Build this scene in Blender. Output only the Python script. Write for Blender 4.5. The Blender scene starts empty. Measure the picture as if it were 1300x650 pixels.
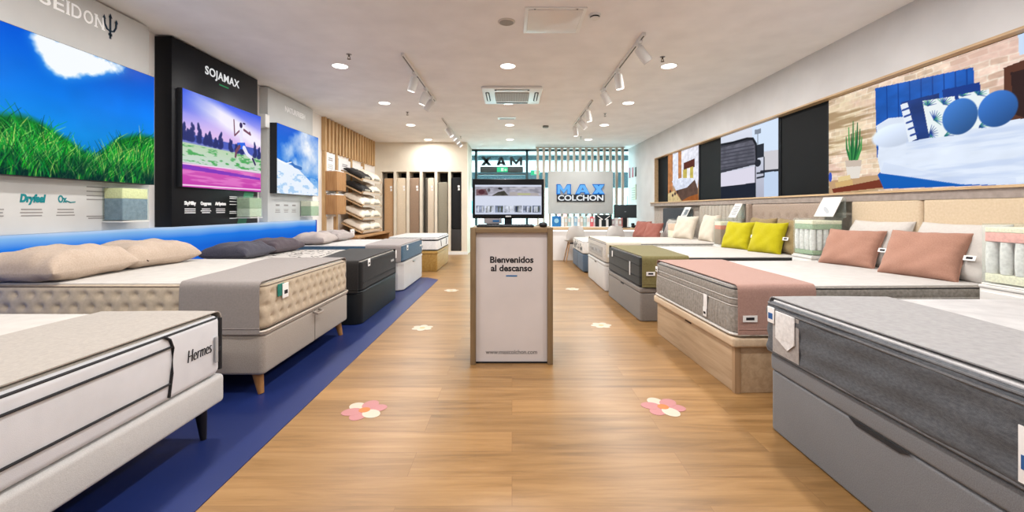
import bpy, math, random
import numpy as np
from mathutils import Vector, Matrix
random.seed(4)
S = bpy.context.scene
COL = S.collection
PI = math.pi
R = math.radians

# ------------------------------------------------------------------ colour / materials
def lin(c):
    c = c / 255.0
    return c / 12.92 if c <= 0.04045 else ((c + 0.055) / 1.055) ** 2.4
def rgb(*c):
    return (lin(c[0]), lin(c[1]), lin(c[2]), 1.0)

MATS = {}
class NT:
    """small node tree helper"""
    def __init__(self, name):
        self.m = bpy.data.materials.new(name)
        self.m.use_nodes = True
        self.t = self.m.node_tree
        self.t.nodes.clear()
        self.out = self.n('ShaderNodeOutputMaterial')
    def n(self, kind, **kw):
        nd = self.t.nodes.new(kind)
        for k, v in kw.items():
            if k.startswith('i_'):
                nd.inputs[k[2:].replace('_', ' ')].default_value = v
            else:
                setattr(nd, k, v)
        return nd
    def l(self, a, b):
        self.t.links.new(a, b)
    def mapping(self, scale=(1, 1, 1), rot=(0, 0, 0)):
        tc = self.n('ShaderNodeTexCoord')
        mp = self.n('ShaderNodeMapping')
        mp.inputs['Scale'].default_value = scale
        mp.inputs['Rotation'].default_value = rot
        self.l(tc.outputs['Object'], mp.inputs['Vector'])
        return mp.outputs['Vector']
    def ramp(self, fac, stops):
        r = self.n('ShaderNodeValToRGB')
        e = r.color_ramp.elements
        while len(e) > 1:
            e.remove(e[0])
        e[0].position, e[0].color = stops[0][0], stops[0][1]
        for p, c in stops[1:]:
            x = e.new(p); x.color = c
        self.l(fac, r.inputs['Fac'])
        return r.outputs['Color']

def scale_col(c, k):
    return (min(1, c[0] * k), min(1, c[1] * k), min(1, c[2] * k), 1)

def plain(name, c, rough=0.5, spec=0.4, metal=0.0, emis=0.0, alpha=1.0):
    if name in MATS: return MATS[name]
    g = NT(name)
    b = g.n('ShaderNodeBsdfPrincipled')
    b.inputs['Base Color'].default_value = rgb(*c)
    b.inputs['Roughness'].default_value = rough
    b.inputs['Specular IOR Level'].default_value = spec
    b.inputs['Metallic'].default_value = metal
    # a little unevenness so that no surface is perfectly flat in colour
    nz = g.n('ShaderNodeTexNoise'); nz.inputs['Scale'].default_value = 3.0; nz.inputs['Detail'].default_value = 3
    g.l(g.mapping(), nz.inputs['Vector'])
    col = g.ramp(nz.outputs['Fac'], [(0.3, scale_col(rgb(*c), 0.95)), (0.7, scale_col(rgb(*c), 1.04))])
    g.l(col, b.inputs['Base Color'])
    if emis:
        b.inputs['Emission Color'].default_value = rgb(*c)
        b.inputs['Emission Strength'].default_value = emis
    g.l(b.outputs[0], g.out.inputs[0])
    MATS[name] = g.m
    return g.m

def fabric(name, c, c2=None, scale=60, bump=0.25, rough=0.9, spec=0.15, mottled=0.10, stretch=(1, 1, 1), weave=450):
    if name in MATS: return MATS[name]
    g = NT(name)
    a = rgb(*c)
    b2 = rgb(*c2) if c2 else scale_col(a, 1 + mottled * 1.6)
    b = g.n('ShaderNodeBsdfPrincipled')
    b.inputs['Roughness'].default_value = rough
    b.inputs['Specular IOR Level'].default_value = spec
    b.inputs['Sheen Weight'].default_value = 0.12
    n1 = g.n('ShaderNodeTexNoise'); n1.inputs['Scale'].default_value = scale; n1.inputs['Detail'].default_value = 5
    g.l(g.mapping(stretch), n1.inputs['Vector'])
    col = g.ramp(n1.outputs['Fac'], [(0.32, scale_col(a, 1 - mottled)), (0.68, b2)])
    g.l(col, b.inputs['Base Color'])
    n2 = g.n('ShaderNodeTexNoise'); n2.inputs['Scale'].default_value = weave; n2.inputs['Detail'].default_value = 1
    g.l(g.mapping(), n2.inputs['Vector'])
    n3 = g.n('ShaderNodeTexNoise'); n3.inputs['Scale'].default_value = 9; n3.inputs['Detail'].default_value = 2
    g.l(g.mapping(), n3.inputs['Vector'])
    ad = g.n('ShaderNodeMath', operation='MULTIPLY_ADD')
    g.l(n3.outputs['Fac'], ad.inputs[0]); ad.inputs[1].default_value = 3.0; g.l(n2.outputs['Fac'], ad.inputs[2])
    bp = g.n('ShaderNodeBump'); bp.inputs['Strength'].default_value = bump; bp.inputs['Distance'].default_value = 0.004
    g.l(ad.outputs[0], bp.inputs['Height'])
    g.l(bp.outputs[0], b.inputs['Normal'])
    g.l(b.outputs[0], g.out.inputs[0])
    MATS[name] = g.m
    return g.m

def wood(name, c1, c2, axis='z', rough=0.5, scale=1.0):
    if name in MATS: return MATS[name]
    g = NT(name)
    b = g.n('ShaderNodeBsdfPrincipled')
    b.inputs['Roughness'].default_value = rough
    b.inputs['Specular IOR Level'].default_value = 0.3
    st = {'x': (1.2, 14, 14), 'y': (14, 1.2, 14), 'z': (14, 14, 1.2)}[axis]
    st = tuple(k * scale for k in st)
    n1 = g.n('ShaderNodeTexNoise'); n1.inputs['Scale'].default_value = 2.2; n1.inputs['Detail'].default_value = 6
    n1.inputs['Distortion'].default_value = 0.6
    g.l(g.mapping(st), n1.inputs['Vector'])
    col = g.ramp(n1.outputs['Fac'], [(0.3, rgb(*c1)), (0.7, rgb(*c2))])
    g.l(col, b.inputs['Base Color'])
    g.l(b.outputs[0], g.out.inputs[0])
    MATS[name] = g.m
    return g.m

def emit(name, c, s=1.0):
    if name in MATS: return MATS[name]
    g = NT(name)
    e = g.n('ShaderNodeEmission'); e.inputs['Color'].default_value = rgb(*c); e.inputs['Strength'].default_value = s
    g.l(e.outputs[0], g.out.inputs[0])
    MATS[name] = g.m
    return g.m

def clear(name, tint=(235, 245, 243), opac=0.12, rough=0.03):
    if name in MATS: return MATS[name]
    g = NT(name)
    t = g.n('ShaderNodeBsdfTransparent'); t.inputs['Color'].default_value = rgb(*tint)
    p = g.n('ShaderNodeBsdfPrincipled'); p.inputs['Base Color'].default_value = rgb(*tint)
    p.inputs['Roughness'].default_value = rough
    mx = g.n('ShaderNodeMixShader'); mx.inputs['Fac'].default_value = opac
    g.l(t.outputs[0], mx.inputs[1]); g.l(p.outputs[0], mx.inputs[2])
    g.l(mx.outputs[0], g.out.inputs[0])
    MATS[name] = g.m
    return g.m

def lit_picture(name, strength=1.0):
    if name in MATS: return MATS[name]
    g = NT(name)
    a = g.n('ShaderNodeAttribute'); a.attribute_name = 'paint'
    e = g.n('ShaderNodeEmission'); e.inputs['Strength'].default_value = strength
    g.l(a.outputs['Color'], e.inputs['Color'])
    gl = g.n('ShaderNodeBsdfGlossy'); gl.inputs['Roughness'].default_value = 0.25
    gl.inputs['Color'].default_value = (0.004, 0.004, 0.004, 1)
    ad = g.n('ShaderNodeAddShader')
    g.l(e.outputs[0], ad.inputs[0]); g.l(gl.outputs[0], ad.inputs[1])
    g.l(ad.outputs[0], g.out.inputs[0])
    MATS[name] = g.m
    return g.m

# ------------------------------------------------------------------ mesh builder
def rrect(x0, x1, y0, y1, r, n=5, step=None):
    """rounded rectangle, CCW points with outward normals"""
    r = max(1e-4, min(r, (x1 - x0) / 2 - 1e-4, (y1 - y0) / 2 - 1e-4))
    out = []
    cs = [(x1 - r, y0 + r, -PI / 2), (x1 - r, y1 - r, 0), (x0 + r, y1 - r, PI / 2), (x0 + r, y0 + r, PI)]
    for i, (cx, cy, a0) in enumerate(cs):
        for k in range(n + 1):
            a = a0 + PI / 2 * k / n
            out.append((cx + r * math.cos(a), cy + r * math.sin(a), math.cos(a), math.sin(a)))
        if step:
            nx_ = cs[(i + 1) % 4]
            a = a0 + PI / 2
            p = (cx + r * math.cos(a), cy + r * math.sin(a))
            q = (nx_[0] + r * math.cos(a), nx_[1] + r * math.sin(a))
            d = math.hypot(q[0] - p[0], q[1] - p[1])
            m = int(d / step)
            for k in range(1, m):
                t = k / m
                out.append((p[0] + (q[0] - p[0]) * t, p[1] + (q[1] - p[1]) * t, math.cos(a), math.sin(a)))
    return out

class MB:
    def __init__(self):
        self.v, self.f, self.mi = [], [], []
        self.cur = 0
    def mat(self, i):
        self.cur = i
        return self
    def add(self, vs, fs, M=None):
        o = len(self.v)
        if M is not None:
            vs = [tuple(M @ Vector(p)) for p in vs]
        self.v += [tuple(p) for p in vs]
        self.f += [tuple(i + o for i in q) for q in fs]
        self.mi += [self.cur] * len(fs)
        return self
    def box(self, x0, x1, y0, y1, z0, z1, M=None):
        vs = [(x0, y0, z0), (x1, y0, z0), (x1, y1, z0), (x0, y1, z0), (x0, y0, z1), (x1, y0, z1), (x1, y1, z1), (x0, y1, z1)]
        fs = [(0, 3, 2, 1), (4, 5, 6, 7), (0, 1, 5, 4), (1, 2, 6, 5), (2, 3, 7, 6), (3, 0, 4, 7)]
        return self.add(vs, fs, M)
    def rbox(self, x0, x1, y0, y1, z0, z1, r=0.02, e=0.01, n=5, M=None, step=None, disp=None, zs=None, axis='z'):
        """box with rounded upright corners (r) and rounded top and bottom edges (e)"""
        if axis == 'x':
            Q = Matrix(((0, 0, 1, 0), (1, 0, 0, 0), (0, 1, 0, 0), (0, 0, 0, 1)))   # local z -> x
            M = Q if M is None else M @ Q
            x0, x1, y0, y1, z0, z1 = y0, y1, z0, z1, x0, x1
        elif axis == 'y':
            Q = Matrix(((0, 1, 0, 0), (0, 0, 1, 0), (1, 0, 0, 0), (0, 0, 0, 1)))   # z -> y
            M = Q if M is None else M @ Q
            x0, x1, y0, y1, z0, z1 = z0, z1, x0, x1, y0, y1
        e = min(e, (z1 - z0) / 2 - 1e-4)
        prof = []
        k = 4
        for i in range(k + 1):
            a = PI / 2 * i / k
            prof.append((z0 + e - e * math.cos(a), e - e * math.sin(a)))
        if zs:
            for i in range(1, zs):
                prof.append((z0 + e + (z1 - z0 - 2 * e) * i / zs, 0))
        for i in range(k + 1):
            a = PI / 2 * i / k
            prof.append((z1 - e + e * math.sin(a), e - e * math.cos(a)))
        vs = []
        base = rrect(x0, x1, y0, y1, r, n, step)
        N = len(base)
        for z, ins in prof:
            for (x, y, nx, ny) in base:
                d = -ins
                if disp: d += disp(x, y, z)
                vs.append((x + nx * d, y + ny * d, z))
        fs = []
        for j in range(len(prof) - 1):
            for i in range(N):
                a, b = j * N + i, j * N + (i + 1) % N
                fs.append((a, b, b + N, a + N))
        fs.append(tuple(reversed(range(N))))
        fs.append(tuple((len(prof) - 1) * N + i for i in range(N)))
        return self.add(vs, fs, M)
    def cyl(self, p0, p1, r0, r1=None, n=16, caps=True):
        if r1 is None: r1 = r0
        p0, p1 = Vector(p0), Vector(p1)
        d = (p1 - p0).normalized()
        a = d.orthogonal().normalized(); b = d.cross(a)
        vs = []
        for p, r in ((p0, r0), (p1, r1)):
            for i in range(n):
                t = 2 * PI * i / n
                vs.append(tuple(p + a * (r * math.cos(t)) + b * (r * math.sin(t))))
        fs = [(i, (i + 1) % n, n + (i + 1) % n, n + i) for i in range(n)]
        if caps:
            fs += [tuple(reversed(range(n))), tuple(range(n, 2 * n))]
        return self.add(vs, fs)
    def lathe(self, prof, n=24, M=None):
        """prof: (r, z) pairs from bottom to top, about z"""
        vs = []
        for r, z in prof:
            for i in range(n):
                t = 2 * PI * i / n
                vs.append((r * math.cos(t), r * math.sin(t), z))
        fs = []
        for j in range(len(prof) - 1):
            for i in range(n):
                a, b = j * n + i, j * n + (i + 1) % n
                fs.append((a, b, b + n, a + n))
        fs.append(tuple(reversed(range(n))))
        fs.append(tuple((len(prof) - 1) * n + i for i in range(n)))
        return self.add(vs, fs, M)
    def tube(self, pts, r, closed=False, n=8):
        pts = [Vector(p) for p in pts]
        N = len(pts)
        vs = []
        up = Vector((0, 0, 1))
        for i, p in enumerate(pts):
            a = pts[(i - 1) % N] if (closed or i > 0) else p
            b = pts[(i + 1) % N] if (closed or i < N - 1) else p
            d = (b - a).normalized()
            s = d.cross(up)
            if s.length < 1e-3: s = d.cross(Vector((1, 0, 0)))
            s.normalize(); t = s.cross(d)
            for k in range(n):
                an = 2 * PI * k / n
                vs.append(tuple(p + s * (r * math.cos(an)) + t * (r * math.sin(an))))
        fs = []
        for j in range(N if closed else N - 1):
            for i in range(n):
                a = j * n + i; b = j * n + (i + 1) % n
                c = ((j + 1) % N) * n + (i + 1) % n; d = ((j + 1) % N) * n + i
                fs.append((a, b, c, d))
        if not closed:
            fs += [tuple(reversed(range(n))), tuple((N - 1) * n + i for i in range(n))]
        return self.add(vs, fs)
    def grid(self, P, thick=None):
        """P: rows of points; optional thickness along a per-point normal list"""
        m, n = len(P), len(P[0])
        vs = [p for row in P for p in row]
        fs = [(j * n + i, j * n + i + 1, (j + 1) * n + i + 1, (j + 1) * n + i) for j in range(m - 1) for i in range(n - 1)]
        return self.add(vs, fs)
    def prism(self, poly, h, M=None):
        """poly in xy (CCW), extruded from z=0 to z=h"""
        n = len(poly)
        vs = [(x, y, 0) for x, y in poly] + [(x, y, h) for x, y in poly]
        fs = [tuple(reversed(range(n))), tuple(range(n, 2 * n))]
        fs += [(i, (i + 1) % n, n + (i + 1) % n, n + i) for i in range(n)]
        return self.add(vs, fs, M)

def mesh_obj(name, mb, mats, parent=None, smooth=True, angle=32):
    me = bpy.data.meshes.new(name)
    me.from_pydata(mb.v, [], mb.f)
    if not isinstance(mats, (list, tuple)): mats = [mats]
    for m in mats: me.materials.append(m)
    me.polygons.foreach_set('material_index', mb.mi)
    if smooth:
        me.polygons.foreach_set('use_smooth', [True] * len(me.polygons))
        me.set_sharp_from_angle(angle=R(angle))
    me.update()
    o = bpy.data.objects.new(name, me)
    COL.objects.link(o)
    if parent is not None: o.parent = parent
    return o

def thing(name, label, cat, loc=(0, 0, 0), rz=0, group=None):
    o = bpy.data.objects.new(name, None)
    o.empty_display_size = 0.1
    COL.objects.link(o)
    o.location = loc; o.rotation_euler = (0, 0, rz)
    o['label'] = label; o['category'] = cat
    if group: o['group'] = group
    return o
def tag(o, label, cat, group=None):
    o['label'] = label; o['category'] = cat
    if group: o['group'] = group
    return o
def struct(name, mb, m, parent=None, smooth=True):
    o = mesh_obj(name, mb, m, parent, smooth)
    if parent is None: o['kind'] = 'structure'
    return o
def at(o, loc, rz=0):
    o.location = loc; o.rotation_euler = (0, 0, rz)
    return o
def dup(o, loc=None, rz=None, label=None, group=None, parent=None):
    c = o.copy(); COL.objects.link(c)
    if parent is not None: c.parent = parent
    for ch in list(o.children):
        dup(ch, parent=c)
    if loc is not None: c.location = loc
    if rz is not None: c.rotation_euler = (0, 0, rz)
    if label: c['label'] = label
    if group: c['group'] = group
    return c

# ------------------------------------------------------------------ lettering
def text_geo(body, size, bold=0.0, shear=0.0, extrude=0.002, spacing=1.0, line=1.0, align='CENTER', res=4):
    cu = bpy.data.curves.new('lettering', 'FONT')
    cu.body = body; cu.size = size; cu.offset = bold; cu.shear = shear; cu.extrude = extrude
    cu.space_character = spacing; cu.space_line = line; cu.align_x = align; cu.align_y = 'CENTER'
    cu.resolution_u = res
    o = bpy.data.objects.new('lettering', cu)
    COL.objects.link(o)
    bpy.context.view_layer.update()
    me = bpy.data.meshes.new_from_object(o.evaluated_get(bpy.context.evaluated_depsgraph_get()))
    vs = [tuple(v.co) for v in me.vertices]
    fs = [tuple(p.vertices) for p in me.polygons]
    bpy.data.objects.remove(o); bpy.data.curves.remove(cu); bpy.data.meshes.remove(me)
    return vs, fs
def frame(origin, right, up):
    r, u = Vector(right).normalized(), Vector(up).normalized()
    n = r.cross(u)
    M = Matrix((r, u, n)).transposed().to_4x4()
    M.translation = Vector(origin)
    return M
def put_text(mb, body, size, origin, right, up, width=None, **kw):
    vs, fs = text_geo(body, size, **kw)
    if width:
        w = max(v[0] for v in vs) - min(v[0] for v in vs)
        k = width / w
        vs = [(v[0] * k, v[1], v[2]) for v in vs]
    mb.add(vs, fs, frame(origin, right, up))
    return mb

def block_letter(mb, ch, w, h, d, origin, right, up, t=None):
    """heavy block letter centred on origin, w x h, d thick"""
    t = t or .30 * w
    M = frame(origin, right, up)
    x, y = w / 2, h / 2
    def q(*p): mb.prism(list(p), d, M)
    if ch == 'M':
        q((-x, -y), (-x + t * .8, -y), (-x + t * .8, y), (-x, y))
        q((x - t * .8, -y), (x, -y), (x, y), (x - t * .8, y))
        q((-x + t * .8, y), (-x + t * .8, y - h * .45), (0, -y + h * .05), (0, y - h * .55))
        q((x - t * .8, y), (0, y - h * .55), (0, -y + h * .05), (x - t * .8, y - h * .45))
    elif ch == 'A':
        a = w * .16
        q((-x, -y), (-x + t * 1.05, -y), (a * .55, y), (-a, y))
        q((x - t * 1.05, -y), (x, -y), (a, y), (-a * .55, y))
        q((-x * .62, -y + h * .18), (x * .62, -y + h * .18), (x * .45, -y + h * .40), (-x * .45, -y + h * .40))
    else:
        q((-x, -y), (-x + t * 1.25, -y), (x, y), (x - t * 1.25, y))
        q((x - t * 1.25, -y), (x, -y), (-x + t * 1.25, y), (-x, y))
    return mb
WATT, MALL, AMB, EXPO, PICS = 15.5, 1500.0, 0.32, 0.0, 1.0
# ------------------------------------------------------------------ painted pictures (colour attribute on a fine grid)
class Pic:
    def __init__(self, W, H, c=(255, 255, 255)):
        self.W, self.H = W, H
        self.a = np.zeros((H, W, 3)) + np.array(c, float)
        yy, xx = np.mgrid[0:H, 0:W]
        self.x = (xx + 0.5) / W; self.y = 1 - (yy + 0.5) / H       # u to the right, v upwards
        self.rng = np.random.default_rng(7)
    def noise(self, sx, sy, oct=3):
        out = np.zeros((self.H, self.W)); amp = 1; tot = 0
        for o in range(oct):
            gx, gy = max(2, int(sx * 2 ** o)), max(2, int(sy * 2 ** o))
            g = self.rng.random((gy + 2, gx + 2))
            px, py = self.x * gx, self.y * gy
            ix, iy = px.astype(int), py.astype(int)
            fx, fy = px - ix, py - iy
            fx, fy = fx * fx * (3 - 2 * fx), fy * fy * (3 - 2 * fy)
            v = (g[iy, ix] * (1 - fx) + g[iy, ix + 1] * fx) * (1 - fy) + (g[iy + 1, ix] * (1 - fx) + g[iy + 1, ix + 1] * fx) * fy
            out += v * amp; tot += amp; amp *= 0.5
        return out / tot
    def blend(self, mask, c):
        m = np.clip(mask, 0, 1)[..., None]
        self.a = self.a * (1 - m) + np.array(c, float) * m
        return self
    def vgrad(self, stops):
        ys = [s[0] for s in stops]
        for k in range(3):
            self.a[..., k] = np.interp(self.y, ys, [s[1][k] for s in stops])
        return self
    def pmask(self, pts):
        m = np.zeros((self.H, self.W), bool)
        n = len(pts)
        for i in range(n):
            x0, y0 = pts[i]; x1, y1 = pts[(i + 1) % n]
            if y0 == y1: continue
            c = ((y0 > self.y) != (y1 > self.y)) & (self.x < (x1 - x0) * (self.y - y0) / (y1 - y0) + x0)
            m ^= c
        return m.astype(float)
    def poly(self, pts, c, al=1.0, shade=0.0):
        m = self.pmask(pts)
        if shade:
            n = self.noise(12, 12)
            cc = np.clip(np.array(c, float) * (1 + shade * (n[..., None] - 0.5) * 2), 0, 255)
            mm = (m * al)[..., None]
            self.a = self.a * (1 - mm) + cc * mm
        else:
            self.blend(m * al, c)
        return self
    def ell(self, cx, cy, rx, ry, c, al=1.0, soft=0.08, ang=0, shade=0):
        dx, dy = self.x - cx, self.y - cy
        ca, sa = math.cos(ang), math.sin(ang)
        X, Y = (dx * ca + dy * sa) / rx, (-dx * sa + dy * ca) / ry
        d = np.sqrt(X * X + Y * Y)
        m = np.clip((1 - d) / soft + 0.5, 0, 1) * al
        if shade:
            cc = np.clip(np.array(c, float) * (1 + shade * (Y - 0.6 * X))[..., None], 0, 255)
            self.a = self.a * (1 - m[..., None]) + cc * m[..., None]
        else: self.blend(m, c)
        return self
    def stroke(self, pts, w0, w1, c, al=1.0):
        asp = self.W / self.H
        n = len(pts)
        x0 = min(p[0] for p in pts) - w0; x1 = max(p[0] for p in pts) + w0
        y0 = min(p[1] for p in pts) - w0 * asp; y1 = max(p[1] for p in pts) + w0 * asp
        i0, i1 = max(0, int(x0 * self.W)), min(self.W, int(x1 * self.W) + 2)
        j0, j1 = max(0, int((1 - y1) * self.H)), min(self.H, int((1 - y0) * self.H) + 2)
        if i1 <= i0 or j1 <= j0: return self
        X, Y = self.x[j0:j1, i0:i1], self.y[j0:j1, i0:i1]
        m = np.zeros_like(X)
        for i in range(n - 1):
            ax, ay = pts[i]; bx, by = pts[i + 1]
            dx, dy = (bx - ax) * asp, by - ay
            L = dx * dx + dy * dy + 1e-12
            t = np.clip(((X - ax) * asp * dx + (Y - ay) * dy) / L, 0, 1)
            d = np.hypot((X - ax) * asp - t * dx, Y - ay - t * dy)
            w = (w0 + (w1 - w0) * (i + t) / (n - 1)) * asp
            m = np.maximum(m, np.clip((w - d) * self.H / 1.2 + 0.5, 0, 1))
        m = (m * al)[..., None]
        self.a[j0:j1, i0:i1] = self.a[j0:j1, i0:i1] * (1 - m) + np.array(c, float) * m
        return self
    def mesh(self, name, origin, right, up, w, h, mat, parent):
        """w x h picture whose lower left corner is origin"""
        W, H = self.W, self.H
        o, r, u = Vector(origin), Vector(right).normalized(), Vector(up).normalized()
        X = np.linspace(0, w, W); Z = np.linspace(h, 0, H)
        gx, gz = np.meshgrid(X, Z)
        P = np.array(o) + gx[..., None] * np.array(r) + gz[..., None] * np.array(u)
        idx = np.arange(W * H).reshape(H, W)
        q = np.stack([idx[1:, :-1], idx[1:, 1:], idx[:-1, 1:], idx[:-1, :-1]], -1).reshape(-1, 4)
        me = bpy.data.meshes.new(name)
        me.vertices.add(W * H); me.vertices.foreach_set('co', P.reshape(-1))
        me.loops.add(len(q) * 4); me.loops.foreach_set('vertex_index', q.reshape(-1).astype(np.int32))
        me.polygons.add(len(q)); me.polygons.foreach_set('loop_start', np.arange(0, len(q) * 4, 4, dtype=np.int32))
        me.update(calc_edges=True)
        c = np.clip(self.a, 0, 255) / 255
        c = np.where(c <= 0.04045, c / 12.92, ((c + 0.055) / 1.055) ** 2.4)
        col = np.concatenate([c, np.ones((H, W, 1))], -1).reshape(-1).astype(np.float32)
        at_ = me.attributes.new('paint', 'FLOAT_COLOR', 'POINT')
        at_.data.foreach_set('color', col)
        me.materials.append(mat)
        ob = bpy.data.objects.new(name, me)
        COL.objects.link(ob); ob.parent = parent
        return ob

F, HY, EYE = 545.0, 266.0, 1.15
def wall_map(X, Ya, Yb, z0, z1):
    """photo pixel -> (u, v) on an upright picture in the plane x = X, Ya at its left edge"""
    def g(px, py):
        Y = F * abs(X) / abs(px - 650.0)
        z = EYE - (py - HY) * Y / F
        return ((Y - Ya) / (Yb - Ya), (z - z0) / (z1 - z0))
    return g

def pic_meadow(Ya, Yb, z0, z1):
    p = Pic(460, 300)
    g = wall_map(-3.28, Ya, Yb, z0, z1)
    p.vgrad([(0, (4, 110, 180)), (0.35, (14, 140, 228)), (0.6, (4, 124, 236)), (1, (0, 84, 206))])
    n = p.noise(4, 3)
    p.a *= (0.9 + 0.2 * n)[..., None]
    # bright burst of light
    q = [g(*k) for k in [(27, 24), (60, 40), (110, 62), (165, 86), (135, 93), (108, 95), (80, 97), (60, 85), (48, 60)]]
    cx, cy = g(95, 68)
    m = p.pmask(q)
    k = 13
    for ax in (0, 1, 0, 1):
        m = sum(np.roll(m, s, ax) for s in range(-k, k + 1)) / (2 * k + 1)
    nn = p.noise(22, 16)
    p.blend(np.clip(m * 1.1, 0, .55), (110, 186, 248))
    p.blend(np.clip((m * 1.9 - 1.15 * nn) * 1.5, 0, 1), (248, 252, 255))
    # meadow
    hgt = 0.35 + 0.04 * np.sin(p.x * 9) + 0.12 * np.clip(p.x - 0.62, 0, 1) * 2.2 - 0.10 * np.exp(-((p.x - 0.6) / 0.09) ** 2) + .06 * np.exp(-((p.x - 0.3) / 0.14) ** 2)
    mm = np.clip((hgt - p.y) / 0.05, 0, 1)
    p.blend(mm, (14, 112, 40))
    dk = np.clip((0.26 - p.y) / 0.2, 0, 1)
    p.blend(dk * 0.85, (4, 44, 44))
    rg = random.Random(3)
    for i in range(2300):
        x = rg.uniform(-0.05, 1.05)
        t = i / 2300
        hh = float(np.interp(x, p.x[0], hgt[0]))
        y = hh * (1 - t) * rg.uniform(0.5, 1.0) - 0.05
        L = rg.uniform(0.07, 0.2) * (.75 + .5 * t) * (1.25 if rg.random() < .1 else 1)
        lean = rg.uniform(-0.07, 0.10) + (x - 0.55) * 0.05
        pts = [(x, y), (x + lean * 0.35, y + L * 0.55), (x + lean, y + L)]
        b = rg.random()
        if b < 0.16: c = (120 + rg.randint(0, 90), 228, 110)
        elif b < 0.45: c = (4, 58 + rg.randint(0, 30), 36)
        else: c = (6 + rg.randint(0, 50), rg.randint(110, 196), 30 + rg.randint(0, 40))
        p.stroke(pts, rg.uniform(0.0018, 0.0046), 0.0005, c, .9)
        if i % 40 == 0: p.blend(np.clip((0.2 - p.y) / 0.2, 0, 1) * .035, (2, 34, 36))
    dk = np.clip((0.2 - p.y) / 0.16, 0, 1) * np.clip((p.noise(40, 14) - .3) * 3, 0, 1)
    p.blend(dk * 0.8, (3, 34, 42))
    return p

def pic_athlete(Ya, Yb, z0, z1):
    p = Pic(300, 240)
    g = wall_map(-3.28, Ya, Yb, z0, z1)
    p.vgrad([(0, (196, 62, 170)), (0.24, (214, 96, 186)), (0.25, (206, 220, 214)), (0.45, (190, 214, 180)), (0.46, (120, 130, 205)), (0.58, (226, 190, 240)), (0.75, (206, 190, 250)), (1, (60, 92, 232))])
    n = p.noise(3, 6, 4)
    sky = np.clip((p.y - 0.56) / 0.05, 0, 1)
    ang = np.clip(1 - np.abs(p.y - (0.98 - 0.35 * p.x)) / 0.17, 0, 1)
    p.blend(sky * np.clip(ang * 1.3 * (0.5 + n), 0, 0.95), (250, 244, 255))
    p.blend(sky * np.clip((0.42 - p.x) * 2.4, 0, 1) * np.clip((p.y - 0.6) * 3, 0, 1) * (0.55 + 0.4 * n), (28, 66, 226))
    p.blend(np.clip((p.noise(14, 40) - 0.52) * 6, 0, 1) * ((p.y > 0.26) & (p.y < 0.44)), (84, 170, 96))
    p.poly([g(*k) for k in [(231, 168), (330, 190), (330, 199), (231, 177)]], (80, 96, 190))
    rg = random.Random(5)
    for x in [0.01, 0.06, 0.1, 0.17, 0.25, 0.29, 0.36, 0.42, 0.55, 0.63, 0.7, 0.9, 0.97]:
        h = rg.uniform(0.08, 0.2); b = 0.5 - 0.05 * x
        for k in range(10):
            p.ell(x + rg.uniform(-.012, .012), b + h * k / 10, 0.022 * (1.15 - k / 10) + 0.006, 0.025, (46, 52, 112), 0.9, soft=0.5)
    p.blend(np.clip((p.noise(5, 50) - 0.45) * 3, 0, 0.55) * (p.y < 0.24), (240, 150, 215))
    p.poly([g(*k) for k in [(231, 208), (330, 226), (330, 229), (231, 214)]], (112, 52, 190), 0.8)
    p.stroke([(0, 0.235), (1, 0.265)], 0.004, 0.004, (250, 220, 245))
    p.stroke([(0, 0.02), (1, 0.03)], 0.006, 0.006, (248, 214, 240))
    # the running figure, seen small in the picture
    sk, dk, wh = (120, 74, 96), (58, 44, 92), (236, 232, 252)
    G = lambda *a: [g(*k) for k in a]
    p.stroke(G((304, 166), (298, 172), (297, 152)), 0.008, 0.007, sk)
    p.stroke(G((310, 165), (318, 171), (317, 168)), 0.012, 0.009, sk)
    p.stroke(G((306, 165), (307, 182)), 0.022, 0.022, wh)
    p.ell(*g(306, 159), 0.022, 0.034, dk)
    p.ell(*g(310, 157), 0.02, 0.012, dk)
    p.poly(G((301, 181), (311, 181), (313, 190), (303, 189)), (48, 104, 232))
    p.stroke(G((304, 186), (300, 192), (299, 199)), 0.018, 0.012, sk)
    p.stroke(G((310, 188), (314, 196), (321, 202), (324, 209)), 0.024, 0.012, wh)
    p.stroke(G((321, 202), (324, 209)), 0.014, 0.012, dk)
    return p

def pic_snow(Ya, Yb, z0, z1):
    p = Pic(220, 240)
    g = wall_map(-3.28, Ya, Yb, z0, z1)
    p.vgrad([(0, (214, 232, 250)), (0.3, (60, 138, 226)), (1, (22, 92, 214))])
    n = p.noise(5, 5, 4)
    m = np.clip(1.25 - np.hypot((p.x - 0.72) / 0.42, (p.y - 0.76) / 0.42) + (n - 0.5) * 1.2, 0, 1)
    p.blend(m, (250, 252, 255))
    m = np.clip(0.9 - np.hypot((p.x - 0.3) / 0.28, (p.y - 0.62) / 0.2) + (n - 0.5) * 1.6, 0, 1)
    p.blend(m * 0.8, (226, 240, 255))
    p.poly([g(*k) for k in [(348, 200), (360, 205), (378, 214), (403, 240), (403, 252), (348, 246)]], (236, 244, 254))
    nn = p.noise(10, 22, 3)
    p.blend(np.clip((nn - 0.56) * 6, 0, 0.7) * (p.y < 0.32), (150, 196, 240))
    p.stroke([g(*k) for k in [(368, 205), (374, 211), (382, 214)]], 0.02, 0.03, (64, 116, 190))
    p.stroke([g(*k) for k in [(352, 202), (362, 208), (370, 206)]], 0.016, 0.008, (250, 253, 255))
    return p

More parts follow.
